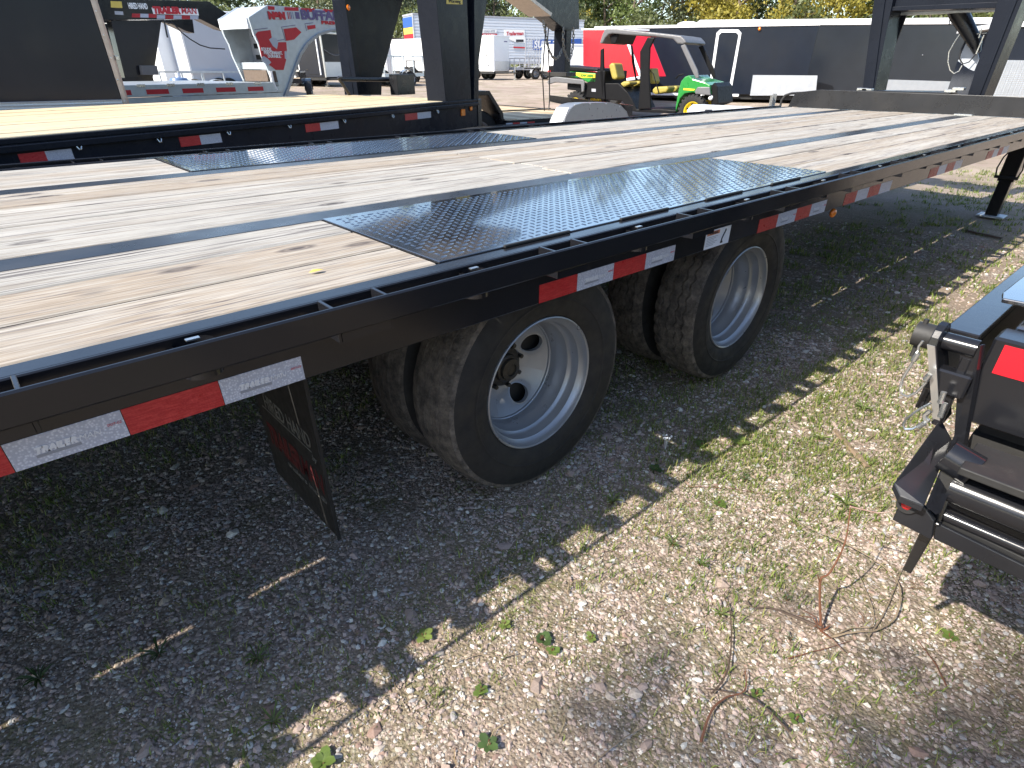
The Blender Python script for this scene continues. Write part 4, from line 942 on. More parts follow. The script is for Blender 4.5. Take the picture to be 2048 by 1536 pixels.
m = MB(); pts = F4.poly([(540,142),(545,165),(552,180)], -.02); m.tube([(a, -.03, z) for a, z in pts], .03, 6); m.build('edge_guard', M['white_paint'], T4, world=False, smooth=True)
fprism('dark_slot', F4, [(546,142),(551,142),(558,172),(552,173)], -.05, -.035, M['brown_fabric'], T4, 0)
for xx in (-4.4, -3.5): road_wheel(T4, (xx, .15, .36), .36, .2, 'car')
fbox('coupler_leg', gv, T4, 2.3, 2.5, bB/2-.1, bB/2+.1, .5, 1.9)
# ================================================================ black gooseneck behind it
p = bearing(310, 15.0); F5 = Frame(p[0], p[1], math.radians(8)); F5.o[2] = .13
T5 = thing_fr('gooseneck_trailer', 'black gooseneck trailer neck with red lettering behind the galvanised deck', 'trailer', F5)
nk = fprism('neck_beam', F5, [(120,-6),(418,3),(452,26),(456,62),(440,58),(400,38),(215,40),(120,40)], 0, .28, M['black_paint'], T5)
fprism('neck_beam', F5, [(120,-6),(418,3),(452,26),(456,62),(440,58),(400,38),(215,40),(120,40)], 1.5, 1.78, M['black_paint'], T5, .004, 0)
fprism('neck_riser', F5, [(222,41),(323,41),(312,120),(306,156),(250,156)], .02, .26, M['black_paint'], T5)
fprism('neck_riser', F5, [(222,41),(323,41),(312,120),(306,156),(250,156)], 1.5, 1.74, M['black_paint'], T5, .004, .02)
fprism('tool_box', F5, [(283,131),(314,131),(318,150),(286,150)], -.12, .0, M['grey_plastic'], T5)
lettering_base = nk
ftext('HIRED HAND', F5, nk, (258,17), (296,18), .085, M['clear_white'], -.006, .004)
pl = fprism('name_plate', F5, [(303,15),(395,18),(398,31),(307,28)], -.006, -.001, M['clear_white'], T5, 0)
ftext('TRAILER', F5, pl, (308,26), (362,27), .095, M['decal_red'], -.009, .012, .15)
ftext('MAN', F5, pl, (363,27), (394,28), .095, M['decal_red'], -.009, .002, .15)
for i in range(8):
    u0 = 264+16.6*i; pts = [(u0,27+.3*i),(u0+16.4,27.3+.3*i),(u0+16.4,35+.25*i),(u0,34.7+.25*i)]; pts = [(u, v+2 if i > 2 else v) for u, v in pts]
    m = MB(); m.prism(F5.poly(pts, -.003), 'y', -.0045, -.001); m.build('reflective_tape', M['tape_red' if i % 2 == 0 else 'tape_white'], T5, world=False)
fprism('warning_label', F5, [(221,2),(243,3),(245,16),(222,15)], -.004, -.001, M['decal_yellow'], T5, 0)
fprism('spec_label', F5, [(229,22),(246,23),(247,30),(230,29)], -.004, -.001, M['decal_grey'], T5, 0)
def fcable(fr, parent, q, b, r, mat='cable_black'):
    m = MB(); m.tube([(fr.px(u, v, b)[0], b, fr.px(u, v, b)[1]) for u, v in q], r, 6); m.build('cable', M[mat], parent, smooth=True, world=False)
fcable(F5, T5, [(330,40),(331,44),(337,47),(344,45),(350,50),(362,64),(380,78),(400,90),(420,96),(450,98)], -.05, .012)
fcable(F5, T5, [(328,40),(330,50),(333,66),(335,75)], -.05, .014)
m = MB(); m.box(-5, -.1, .0, 1.8, .75, 1.0); m.build('deck_frame', M['black_paint'], T5, world=False)
for xx in (-4, -3.1): road_wheel(T5, (xx, .1, .40), .40, .22, 'dual')
# ================================================================ generic enclosed cargo trailer (corner nearest the camera, a to the right, b away)
def wheels_on(T, A, Bn, z, along='a', R=.34):
    pos = [(A*.42, -.02), (A*.58, -.02), (A*.42, Bn), (A*.58, Bn)] if along == 'a' else [(.02, Bn*.45), (.02, Bn*.58), (A-.02, Bn*.45), (A-.02, Bn*.58)]
    for a, b in pos: road_wheel(T, (a, b, R), R, .2, 'car', rot=0 if along == 'a' else -math.pi/2)
def enclosed(name, label, u, D, head, A, Bn, z0, z1, mat, trim='white_paint', along='b', guard=None, group=None, door=None, logo=None):
    p = bearing(u, D); fr = Frame(p[0], p[1], math.radians(head)); T = thing_fr(name, label, 'trailer', fr, group)
    fbox('body', M[mat], T, 0, A, 0, Bn, z0, z1, bv=.02)
    m = MB(); m.box(-.02, A+.02, -.02, Bn+.02, z1-.05, z1+.03, .015); m.build('roof_cap', M[trim], T, world=False)
    m = MB(); m.box(-.012, .05, -.012, .05, z0, z1-.05); m.build('corner_trim', M[trim], T, world=False)
    fbox('frame_rail', M['black_matte'], T, .02, A-.02, .02, Bn-.02, z0-.12, z0-.003)
    if guard: fbox('stone_guard', M['treadplate_alu'], T, .06, A-.02, -.014, -.001, z0+.02, z0+guard, bv=.003)
    wheels_on(T, A, Bn, z0, along)
    if along == 'b':
        m = MB(); m.tube([(.1,.0,z0-.08),(A/2,-1.1,z0-.06)], .04, 6); m.tube([(A-.1,0,z0-.08),(A/2,-1.1,z0-.06)], .04, 6); m.build('tongue', M['black_matte'], T, world=False)
        m = MB(); m.tube([(A/2,-1.0,.02),(A/2,-1.0,z0+.25)], .03, 8); m.box(A/2-.08, A/2+.08, -1.08, -.92, 0, .025); m.build('tongue_jack', M['zinc'], T, world=False)
        fbox('fender', M[trim], T, -.06, -.002, Bn*.36, Bn*.68, .62, .70)
    if door:
        b0, b1 = door; d = fbox('door', M[mat], T, -.022, -.0125, b0, b1, z0+.12, z1-.18, bv=.006); m = MB(); m.box(-.045, -.0225, b0+.06, b0+.10, z0+.75, z0+.88); m.build('handle', M['black_matte'], d, world=False)
        m = MB()
        for zz in (z0+.3, z1-.45): m.box(-.035, -.0225, b1-.02, b1+.12, zz, zz+.03); m.box(-.035, -.0225, b0-.12, b0+.02, zz, zz+.03)
        m.build('hinge', M['black_matte'], d, world=False)
    return T, fr
T, f = enclosed('cargo_trailer', 'small white enclosed cargo trailer with silver stone guard and side door', 988, 40, 10, 1.45, 3.2, .42, 2.16, 'white_paint', along='b', guard=.52, door=(.45, 1.15))
fbox('badge', M['decal_purple'], T, .95, 1.25, -.006, -.001, 1.88, 1.93)
T, f = enclosed('cargo_trailer', 'old stained white cargo trailer with ragged roof edge beside the banner pole', 858, 42, 12, 1.7, 3.2, .42, 2.05, 'white_paint', along='b')
m = MB()
for i in range(6): m.box(.1+.26*i, .25+.26*i, .2, .5, 2.08, 2.12+.06*random.random())
m.build('roof_debris', M['brown_fabric'], T, world=False)
T, f = enclosed('cargo_trailer', 'black enclosed cargo trailer with silver guard seen through the arched neck', 649, 33, 24, 1.85, 4.2, .40, 2.15, 'black_panel', 'alu_trim', 'b', .62, None, (.3, 1.0))
m = MB(); pts = [(-.03, .25, 1.95), (-.03, .25, .5)]; m.tube(pts, .04, 6); m.build('grab_bar', M['clear_white'], T, world=False)
m = MB(); m.tube([(.1+.16*i, -.02, 1.5-.22*math.sin(math.pi*i/10)) for i in range(11)], .022, 6); m.build('wire_harness', M['grey_plastic'], T, world=False)
T, f = enclosed('cargo_trailer', 'pale grey enclosed trailer left of the black one under the arched neck', 598, 34, 20, 1.3, 4, .5, 2.1, 'grey_panel', along='b')
T, f = enclosed('cargo_trailer', 'white enclosed trailer side dappled by tree shade behind the black neck', 326, 27, 14, 1.75, 5, .45, 2.7, 'white_paint', along='a')
T, f = enclosed('cargo_trailer', 'blue grey enclosed trailer end behind the black neck', 378, 26, 2, 2.1, 5, .45, 2.6, 'grey_panel', along='a')
T, f = enclosed('cargo_trailer', 'long white enclosed trailer behind the hanging safety chains', 1112, 39, -22, 3.6, 2.2, .45, 1.75, 'white_paint', along='a')
# ---------------------------------------------------------------- clutter left: galvanised low trailers and a blue tank
def lowtrailer(label, u, D, head, A, Bn, zd, mat, railh, tape=True, group=None, deckmat='pale_wood'):
    p = bearing(u, D); fr = Frame(p[0], p[1], math.radians(head)); T = thing_fr('utility_trailer', label, 'trailer', fr, group)
    n = max(3, int(Bn/.3))
    for i in range(n): fbox('plank', M[deckmat], T, .03, A-.03, .03+(Bn-.06)*i/n, .02+(Bn-.06)*(i+1)/n, zd-.035, zd, bv=.004)
    m = MB(); m.box(0, A, 0, .03, zd-.13, zd+.01); m.box(0, A, Bn-.03, Bn, zd-.13, zd+.01); m.box(0, .03, .03, Bn-.03, zd-.13, zd+.01); m.box(A-.03, A, .03, Bn-.03, zd-.13, zd+.01); m.build('frame', M[mat], T, world=False)
    if railh:
        for b in (0, Bn-.04):
            m = MB(); m.box(0, A, b, b+.04, zd+railh-.05, zd+railh)
            k = int(A/.8)+1
            for i in range(k+1): m.box(i*(A-.04)/k, i*(A-.04)/k+.04, b, b+.04, zd+.011, zd+railh-.0498)
            m.build('side_rail', M[mat], T, world=False)
    if tape: tape_row(T, -.001, zd-.09, zd-.03, [(A*i/8, A*(i+1)/8-.02, 'rw'[i % 2]) for i in range(8)])
    for a in (A*.4, A*.6):
        for b in (-.12, Bn+.12): road_wheel(T, (a, b, .32), .32, .19, 'small')
    for b in (-.12, Bn+.12): 
        m = MB(); arc = [(A*.5+A*.19*math.cos(t_), .36+.36*math.sin(t_)) for t_ in [math.pi*i/10 for i in range(11)]]; arc2 = [(x, z-.012) for x, z in arc[::-1]]; m.prism(arc+arc2, 'y', b-.12, b+.12); m.build('fender', M[mat], T, world=False)
    return T, fr
lowtrailer('galvanised low trailer with tape strips in front of the grey trailer end', 352, 24, 6, 2.2, 1.6, .62, 'galvanised', .32)
lowtrailer('black car hauler with bumper lamps seen under the arched neck', 598, 24, 62, 3.2, 1.8, .72, 'black_paint', .22, False)
lowtrailer('galvanised tilt trailer parked in front of the white shed', 768, 33, 10, 2.6, 1.6, .55, 'galvanised', .75, False)
lowtrailer('small rusty utility trailer with red lamps beside the old white cargo trailer', 872, 36, 12, 1.3, 2.2, .5, 'black_matte', .55, False)
lowtrailer('long grey utility trailer with open rail sides below the banners', 1028, 41, -12, 3.6, 1.8, .62, 'decal_grey', .5, False)
p = bearing(350, 22.5); f = Frame(p[0], p[1], 0.0); T = thing_fr('blue_tank', 'blue round tank standing behind the galvanised deck', 'tank', f)
m = MB(); m.lathe([(.001,0),(.26,.0),(.28,.05),(.28,.72),(.22,.82),(.001,.85)], (0,0,0), 'z', 20); m.build('body', M['blue_tank'], T, smooth=True, world=False)
m = MB(); m.tube([(0,0,.84),(0,0,.95)], .06, 10); m.build('cap', M['white_paint'], T, world=False)
# folded ramp gate standing on the grey utility trailer
p = bearing(1049, 40); f = Frame(p[0], p[1], math.radians(-12)); T = thing_fr('ramp_gate', 'upright wire ramp gate left of the blue banner', 'gate', f)
m = MB()
for i in range(6): m.box(.05+.065*i*3, .08+.065*i*3, 0, .03, .62, 2.1)
for i in range(4): m.box(.05, 1.06, .031, .05, .7+.42*i, .74+.42*i)
m.build('mesh', M['decal_grey'], T, world=False)
T.children[0]['kind'] = 'stuff'
fbox('hinge_bar', M['black_matte'], T, 0, 1.1, -.02, .06, .55, .615)
# ================================================================ corrugated semi-trailer with banners
pL, pR = bearing(833, 56), bearing(1163, 63.0)
FS = Frame(pL[0], pL[1], to=pR); LS = float(np.linalg.norm(pR-pL)); FS.o[2] = .65
TS = thing_fr('semi_trailer', 'silver ribbed semi trailer box hung with dealer banners', 'trailer', FS)
m = MB(); prof = []; zb, zt = 1.0, 4.05; nr = 15
for i in range(nr):
    z = zb+(zt-zb)*i/nr; h = (zt-zb)/nr; prof += [(z, -.0), (z+h*.30, -.0), (z+h*.38, -.05), (z+h*.92, -.05)]
prof.append((zt, 0)); n_ = len(prof)
m.add([(0, b, z) for z, b in prof]+[(LS, b, z) for z, b in prof], [(i, i+1, n_+i+1, n_+i) for i in range(n_-1)]); m.build('ribbed_side', M['silver_side'], TS, world=False)
fbox('body', gv, TS, 0, LS, .02, 2.5, zb, zt); fbox('roof_rail', M['decal_grey'], TS, -.03, LS+.03, -.07, 2.53, zt+.003, zt+.12); fbox('bottom_rail', M['decal_grey'], TS, 0, LS, -.06, 2.5, zb-.16, zb-.003)
fbox('corner_post', M['decal_grey'], TS, -.05, -.002, -.07, .10, zb, zt)
# poster on the end wall
for (z0, z1, mt) in ((3.3,3.95,'decal_blue'),(2.85,3.28,'decal_yellow'),(2.0,2.83,'decal_red'),(1.6,1.98,'decal_yellow')): fbox('poster_band', M[mt], TS, -.06, -.004, .08, 2.42, z0, z1)
m = MB()
for i in range(5): m.box(-.075, -.061, .5+.3*i, .72+.3*i, 1.75+.05*i, 2.3)
m.build('poster_print', M['decal_yellow'], TS, world=False)
TS.children[-1]['kind'] = 'stuff'
for a in (1.2, 2.4, LS-3, LS-1.8):
    road_wheel(TS, (a, .25, .5), .5, .3, 'semi')
def banner(pts, mat, label):
    m = MB(); m.prism(FS.poly(pts, -.07), 'y', -.085, -.06); o = m.build('banner', M[mat], TS, world=False); o['label'] = label; return o
b1 = banner([(1066,79),(1113,80),(1113,101),(1066,100)], 'decal_blue', 'blue banner with white letters')
ftext('SURE-TRAC', FS, b1, (1068,95), (1140,96.5), .50, M['clear_white'], -.09, .02, .15)
b1b = banner([(1113.2,80),(1163,77),(1163,90),(1113.2,92)], 'decal_blue', 'blue and white banner with curved edge')
b2 = banner([(1008,59),(1049,60),(1050,86),(1030,84),(1009,74)], 'clear_white', 'white sagging banner with dark red script')
ftext('Trailerman', FS, b2, (1012,71), (1046,70), .26, M['decal_red'], -.09, .012, .3)
m = MB(); m.prism(FS.poly([(1032,79),(1047,79),(1047,84),(1032,84)], -.09), 'y', -.10, -.086); m.build('banner_strip', M['decal_black'], b2, world=False)
b3 = banner([(965,58),(994,59),(992,66),(965,66)], 'clear_white', 'white banner with grey lettering, partly hidden'); ftext('LOAD RITE', FS, b3, (967,64.5), (990,64.5), .16, M['decal_grey'], -.09, .006, .2)
b4 = banner([(962,67),(994,67.5),(994,74),(962,74)], 'decal_red', 'dark red banner above the white trailer'); ftext('TRAILERS', FS, b4, (966,72.5), (991,73), .13, M['clear_white'], -.09, .006)
b5 = banner([(1027,86),(1050,87),(1050,99),(1027,99)], 'grey_panel', 'pale banner with red stripe'); m = MB(); m.prism(FS.poly([(1027,93),(1050,94),(1050,97),(1027,96)], -.09), 'y', -.092, -.086); m.build('banner_strip', M['decal_red'], b5, world=False)
# ================================================================ white shed
p = bearing(772, 62); f = Frame(p[0], p[1], math.radians(-6)); T = thing_fr('shed', 'white ribbed metal shed with two dark windows and brown roof edge', 'building', f)
fbox('wall', M['white_paint'], T, 0, 4.2, 0, 4, 0, 2.6, bv=0)
m = MB()
for i in range(17): m.box(.1+.24*i, .15+.24*i, -.03, -.001, .02, 2.58)
m.build('wall_rib', M['white_paint'], T, world=False)
T.children[-1]['kind'] = 'stuff'
fbox('roof', M['brown_fabric'], T, -.2, 4.4, -.3, 4.3, 2.62, 2.78)
for a in (1.0, 2.7): w_ = fbox('window', M['decal_grey'], T, a-.05, a+.75, -.06, -.032, 1.0, 2.2); MB().box(a, a+.7, -.07, -.0605, 1.05, 2.15).build('pane', M['glass_dark'], w_, world=False)
# ================================================================ red trailer with slanted nose
p = bearing(1165, 24.5); q = bearing(1283, 21.5); f = Frame(p[0], p[1], to=q); L = float(np.hypot(*(q-p)))
T = thing_fr('cargo_trailer', 'bright red enclosed trailer with slanted nose and white trim behind the utility vehicle', 'trailer', f)
fprism('body', f, [(1166,60),(1245,60),(1281,153),(1238,160),(1166,131)], 0, 1.0, M['red_paint'], T, .02)
fprism('roof_trim', f, [(1163,57),(1246,57),(1246,60),(1163,60)], -.02, 1.0, M['white_paint'], T, 0)
m = MB(); a = f.poly([(1245,60),(1281,153)], -.01); m.tube([(a[0][0]+.02,-.01,a[0][1]),(a[1][0]+.02,-.01,a[1][1])], .045, 6); a = f.poly([(1281,155),(1238,162)], -.01); m.tube([(a[0][0],-.01,a[0][1]),(a[1][0],-.01,a[1][1])], .045, 6); a = f.poly([(1238,162),(1163,133)], -.01); m.tube([(a[0][0],-.01,a[0][1]),(a[1][0],-.01,a[1][1])], .04, 6); m.build('edge_trim', M['white_paint'], T, world=False)
for aa in (L-1.2, L-2.2): road_wheel(T, (aa, -.05, .36), .36, .2, 'small')
# ================================================================ long black enclosed trailers
a_ = onz(1640,49,2.5); b_ = onz(1190,57,2.5); FO = Frame(b_[0], b_[1], to=a_[:2]); LO = float(np.hypot(*(a_-b_)[:2])); FO.o[2] = 0
TO = thing_fr('cargo_trailer', 'long black enclosed trailer with white framed side door behind the utility vehicle', 'trailer', FO)
fbox('body', M['black_panel'], TO, 0, LO, 0, 2.3, .50, 2.47, bv=.02)
fbox('roof_trim', M['white_paint'], TO, -.02, LO+.02, -.02, 2.3, 2.473, 2.56, bv=.01)
fbox('bottom_trim', M['white_paint'], TO, 0, LO*.72, -.03, -.002, .44, .52, bv=.01)
d = fprism('door', FO, [(1417,179),(1433,66),(1440,59),(1477,59),(1483,66),(1463,181)], -.03, -.002, M['white_paint'], TO, .02)
fprism('door_panel', FO, [(1423,173),(1438,70),(1443,65),(1472,65),(1477,70),(1458,175)], -.04, -.0305, M['black_panel'], d, .01)
fprism('stone_guard', FO, [(1506,150),(1635,151),(1631,191),(1500,191)], -.03, -.002, M['treadplate_alu'], TO, 0)
m = MB(); a0, z0 = FO.px(1519, 58, -.02); m.ball((a0,-.03,z0), .05, 8); m.build('marker_light', M['amber_lens'], TO, smooth=True, world=False)
m = MB(); m.lathe([(.001,.14),(.2,.13),(.36,.08),(.42,0)], (3.2, .8, 2.56), 'z', 18); m.build('roof_vent', M['white_paint'], TO, smooth=True, world=False)
for aa in (LO*.45, LO*.57): road_wheel(TO, (aa, .1, .36+.28), .36, .2, 'car')
fbox('frame_rail', M['black_matte'], TO, .1, LO+.6, .1, 2.2, .36, .495)
a_ = onz(1745,37,2.85); b_ = onz(1400,40,2.85); FP = Frame(b_[0], b_[1], to=a_[:2]); LP = float(np.hypot(*(a_-b_)[:2])); FP.o[2] = 0
TP = thing_fr('cargo_trailer', 'tall black enclosed trailer with white roof band seen through the front neck', 'trailer', FP)
LP2 = FP.px(1972, 100)[0]
zr = 2.85
fbox('body', M['navy_reflect'], TP, 0, LP2, 0, 2.4, .45, zr-.2, bv=.02); fbox('roof_band', M['white_paint'], TP, -.02, LP2+.02, -.03, 2.42, zr-.197, zr, bv=.02)
fbox('end_trim', M['white_paint'], TP, -.04, -.002, -.03, .05, .45, zr-.2)
fprism('stone_guard', FP, [(1775,159),(1905,163),(1900,182),(1769,180)], -.03, -.002, M['treadplate_alu'], TP, 0)
m = MB(); a0, z0 = FP.px(1845,110,-.02); m.ball((a0,-.02,z0), .02, 6); m.build('rivet', M['zinc'], TP, world=False)
for aa in (LP2*.4, LP2*.5): road_wheel(TP, (aa, .1, .36+.3), .36, .2, 'car')
p = bearing(1992, 15); FQ = Frame(p[0], p[1], math.radians(-58)); FQ.o[2] = .13
TQ = thing_fr('cargo_trailer', 'grey black enclosed trailer with broad stone guard at the right edge', 'trailer', FQ)
z_t = FQ.px(2030, 46)[1]
fbox('body', M['black_panel'], TQ, .1, 4, 0, 2.4, .4, z_t-.06, bv=.01); fbox('corner_trim', M['alu_trim'], TQ, -.1, .098, -.02, .3, .4, z_t-.06, bv=.05); fbox('roof_trim', M['white_paint'], TQ, -.1, 4, -.03, 2.4, z_t-.057, z_t+.02)
fprism('stone_guard', FQ, [(2008,120),(2120,122),(2090,196),(1985,194)], -.03, -.002, M['treadplate_alu'], TQ, 0)
for aa in (2.2, 3.0): road_wheel(TQ, (aa, .1, .36), .36, .2, 'car')
# black panel right of the headboard between the risers
# ================================================================ low car hauler with tan deck, and the silver fender trailer
FC = Frame(6.78, 6.63, math.radians(-5)); FC.o[2] = 0
TC = thing_fr('car_hauler', 'low black car hauler with tan plank deck and red white tape', 'trailer', FC)
for i in range(9): fbox('plank', M['new_wood'] if i % 2 else M['pale_wood'], TC, .02+.25*i, .262+.25*i, .03, 5.2, .58, .62, bv=.004)
m = MB(); m.box(0, 2.32, -.05, .028, .46, .615, .004); m.box(-.04, .018, .03, 5.2, .46, .63); m.box(2.30, 2.34, .03, 5.2, .46, .63); m.build('frame', M['black_paint'], TC, world=False)
sp = [FC.px(u, 245, -.05)[0] for u in (1012,1026,1040,1055,1070)]; tape_row(TC, -.0505, .50, .58, [(sp[i], sp[i+1]-.01, 'wrwr'[i]) for i in range(4)])
fbox('cross_strip', M['black_matte'], TC, .02, 2.3, 1.6, 1.66, .6215, .640)
pts = [(-.75,.45),(-.75,1.02),(-.25,1.02),(.0,.72),(.05,.45),(.0,.45),(-.06,.70),(-.28,.96),(-.69,.96),(-.69,.45)]
m = MB(); m.prism(pts, 'y', .05, .5); m.build('fender', M['black_paint_dusty'], TC, world=False, bevel=.006)
road_wheel(TC, (-.36, .30, .38), .38, .24, 'car')
m = MB(); a0 = FC.px(1100,190.5,3.0); a1 = FC.px(1266,211,.6); m.add([(a0[0],3.0,a0[1]-.12),(a0[0],3.0,a0[1]),(a1[0],.6,a1[1]),(a1[0],.6,a1[1]-.25),(a0[0]+.05,3.05,a0[1]-.12),(a0[0]+.05,3.05,a0[1]),(a1[0]+.05,.65,a1[1]),(a1[0]+.05,.65,a1[1]-.25)], [(0,1,2,3),(7,6,5,4),(1,5,6,2),(0,4,5,1),(3,2,6,7),(0,3,7,4)]); m.build('side_rail', M['black_paint'], TC, world=False)
p = bearing(1180, 8.0); FD = Frame(p[0], p[1], math.radians(10)); FD.o[2] = 0
TD = thing_fr('car_hauler', 'trailer with rounded silver fender and white sticker behind the plank deck', 'trailer', FD)
ft = [(1126,250),(1131,235),(1140,219),(1150,210),(1164,206.5),(1180,205.5),(1222,205),(1241,210),(1253,223),(1258,236),(1260,250)]
out = FD.poly(ft, 0); m = MB(); m.prism(out+[(out[-1][0]-.01, .55), (out[0][0]+.01, .55)], 'y', 0, .012); m.build('fender', M['silver_wheel'], TD, world=False)
m = MB(); n_ = len(out); m.add([(a, -.002, z) for a, z in out]+[(a, .20, z) for a, z in out]+[(a, -.002, z-.012) for a, z in out]+[(a, .20, z-.012) for a, z in out], [(i, i+1, n_+i+1, n_+i) for i in range(n_-1)]+[(2*n_+i, 3*n_+i, 3*n_+i+1, 2*n_+i+1) for i in range(n_-1)]+[(i, 2*n_+i, 2*n_+i+1, i+1) for i in range(n_-1)]); m.build('fender_top', M['silver_wheel'], TD, world=False, smooth=True)
s0 = out[0]; s1 = FD.px(1128,214,0)
m = MB(); e1 = FD.px(1127,247,0); e2 = FD.px(1141,217,0); m.add([(e1[0]-.012,.015,e1[1]+.006),(e2[0]-.012,.015,e2[1]+.008),(e2[0]-.012,.185,e2[1]+.008),(e1[0]-.012,.185,e1[1]+.006)], [(0,1,2,3)]); m.build('sticker', M['clear_white'], TD, world=False)
m = MB()
for (u, v) in ((1180,208),(1212,208),(1239,213),(1150,210)): a0, z0 = FD.px(u, v, -.004); m.ball((a0,-.004,z0), .009, 6)
m.build('rivet', M['zinc'], TD, world=False); TD.children[-1]['kind'] = 'stuff'
m = MB(); m.box(-3, 3.2, .45, 2.3, .42, .56); m.build('deck_frame', M['black_matte'], TD, world=False)
for a in (-.4, .45): road_wheel(TD, (a, .22, .34), .34, .2, 'small')
# white moulded nose of a trailer showing above the deck, right of the utility vehicle
p = bearing(1410, 11.5); f = Frame(p[0], p[1], math.radians(-35)); f.o[2] = 0
T = thing_fr('utility_trailer', 'white trailer fender tip showing above the deck right of the utility vehicle', 'trailer', f)
m = MB(); pts = f.poly([(1396,224),(1408,212),(1432,212),(1520,216),(1530,232),(1396,236)], 0); m.prism(pts, 'y', 0, .5); m.build('fender', M['white_paint'], T, world=False, bevel=.01)
m = MB(); m.prism(f.poly([(1411,219),(1424,219),(1424,222),(1409,222)], -.003), 'y', -.006, -.001); m.build('printed_mark', M['decal_black'], T, world=False)
m = MB(); m.box(.2, 3, .05, 1.8, .40, .52); m.build('frame', M['black_matte'], T, world=False)
for a in (.8, 1.7): road_wheel(T, (a, .1, .30), .30, .19, 'small')
# upright posts with bent tube left of the headboard
p = bearing(1552, 9.6); f = Frame(p[0], p[1], math.radians(-50)); f.o[2] = 0
T = thing_fr('ramp_rack', 'folded pale ramp posts with a bent black tube left of the headboard', 'rack', f)
m = MB(); a0, z0 = f.px(1545,190,0); m.box(a0-.012, a0+.012, 0, .04, .05, z0); a0, z0 = f.px(1552,188,0); m.box(a0-.012, a0+.03, .06, .10, .05, z0); m.build('post', M['alu_trim'], T, world=False)
T.children[0]['kind'] = 'stuff'
m = MB(); m.tube([(f.px(u,v,.1)[0], .1, max(.05, f.px(u,v,.1)[1])) for u, v in ((1560,215),(1563,200),(1570,191),(1582,187),(1600,186))], .015, 8); m.build('bent_tube', M['black_matte'], T, world=False, smooth=True)
# ================================================================ four seat utility vehicle
r = bearing(1150, 19.5); q = bearing(1385, 18.0); FU = Frame(r[0], r[1], to=q)
TU = thing_fr('utility_vehicle', 'green and yellow four seat utility vehicle with grey roof and roll bars', 'utility vehicle', FU)
z5 = lambda pts: [(1080+x/5.535, 40+y/5.535) for x, y in pts]
def up(name, pts, b0, b1, mat, parent=TU, bevel=.02): return fprism(name, FU, z5(pts), b0, b1, M[mat], parent, bevel, 0)
up('roof', [(655,262),(690,150),(715,105),(740,92),(860,95),(1000,110),(1200,132),(1460,160),(1560,175),(1600,215),(1620,250),(1580,268),(1520,262),(1470,210),(1250,180),(960,165),(800,150),(760,158),(720,200),(690,262)], .0, 1.45, 'grey_plastic', bevel=.03)
up('cargo_bed', [(155,570),(165,560),(620,590),(620,690),(520,690),(440,640),(160,620)], .0, 1.4, 'green_paint')
ys = up('side_stripe', [(335,575),(612,600),(612,640),(455,640),(400,610),(335,600)], -.012, -.001, 'yellow_paint', bevel=0)
A0 = FU.px(1080+445/5.535, 40+628/5.535, 0); 
ftext('JOHN DEERE', FU, ys, (1080+450/5.535, 40+625/5.535), (1080+590/5.535, 40+632/5.535), .06, M['green_paint'], -.018, .003)
up('bed_rail', [(90,510),(160,500),(640,540),(640,570),(180,560),(165,620),(130,640),(95,700),(85,600)], .02, 1.38, 'black_plastic')
up('rear_lamp', [(88,560),(118,556),(122,600),(92,604)], -.02, .1, 'red_lens', bevel=0)
up('brush_guard', [(100,690),(130,640),(190,625),(500,660),(515,690),(505,790),(480,800),(475,712),(190,690),(115,715)], -.12, -.05, 'grey_plastic')
up('rear_body', [(300,700),(520,700),(640,560),(720,560),(700,880),(460,850),(390,780),(300,770)], .0, 1.4, 'black_plastic')
up('label', [(572,760),(618,762),(618,795),(572,792)], -.006, -.001, 'decal_grey', bevel=0)
up('lower_body', [(690,700),(860,700),(960,800),(1010,880),(1060,990),(1290,985),(1500,1000),(1490,1035),(1080,1020),(990,1010),(900,900),(700,880)], .05, 1.35, 'black_plastic')
up('roll_post', [(665,330),(700,310),(705,620),(720,880),(690,880),(660,620)], .0, .08, 'black_plastic')
up('roll_post', [(1105,350),(1190,190),(1270,195),(1215,310),(1205,600),(1225,980),(1085,990),(1105,700)], .0, .08, 'black_plastic')
up('roll_post', [(750,170),(860,150),(815,260),(770,260)], .1, 1.2, 'black_plastic')
up('roll_post', [(785,265),(800,265),(850,640),(880,680),(850,700),(800,460)], 1.2, 1.28, 'black_plastic')
up('front_post', [(1550,285),(1600,265),(1740,560),(1755,640),(1720,650),(1690,590)], .02, .09, 'grey_plastic')
up('front_post', [(1550,285),(1600,265),(1740,560),(1755,640),(1720,650),(1690,590)], 1.30, 1.37, 'black_plastic')
up('hood', [(1560,680),(1600,630),(1650,610),(1690,650),(1830,690),(1880,720),(1890,830),(1740,815),(1690,800),(1600,815),(1550,870),(1500,1020),(1500,960),(1530,780)], .0, 1.4, 'green_paint', bevel=.03)
up('hood_stripe', [(1590,755),(1720,765),(1705,782),(1590,775)], -.012, -.001, 'yellow_paint', bevel=0)
up('dash', [(1550,690),(1590,620),(1640,615),(1660,640),(1600,680),(1570,720)], .1, 1.3, 'black_plastic')
up('grille', [(1745,740),(1880,740),(1890,835),(1720,820),(1715,790)], -.02, 1.42, 'grey_plastic')
up('front_bumper', [(1870,740),(1915,690),(1950,740),(1960,930),(1880,960)], .1, 1.3, 'black_plastic')
m = MB(); a0, z0 = FU.px(1080+1885/5.535, 40+862/5.535, .05); m.ball((a0, .08, z0), .06, 8); m.build('headlight', M['clear_white'], TU, smooth=True, world=False)
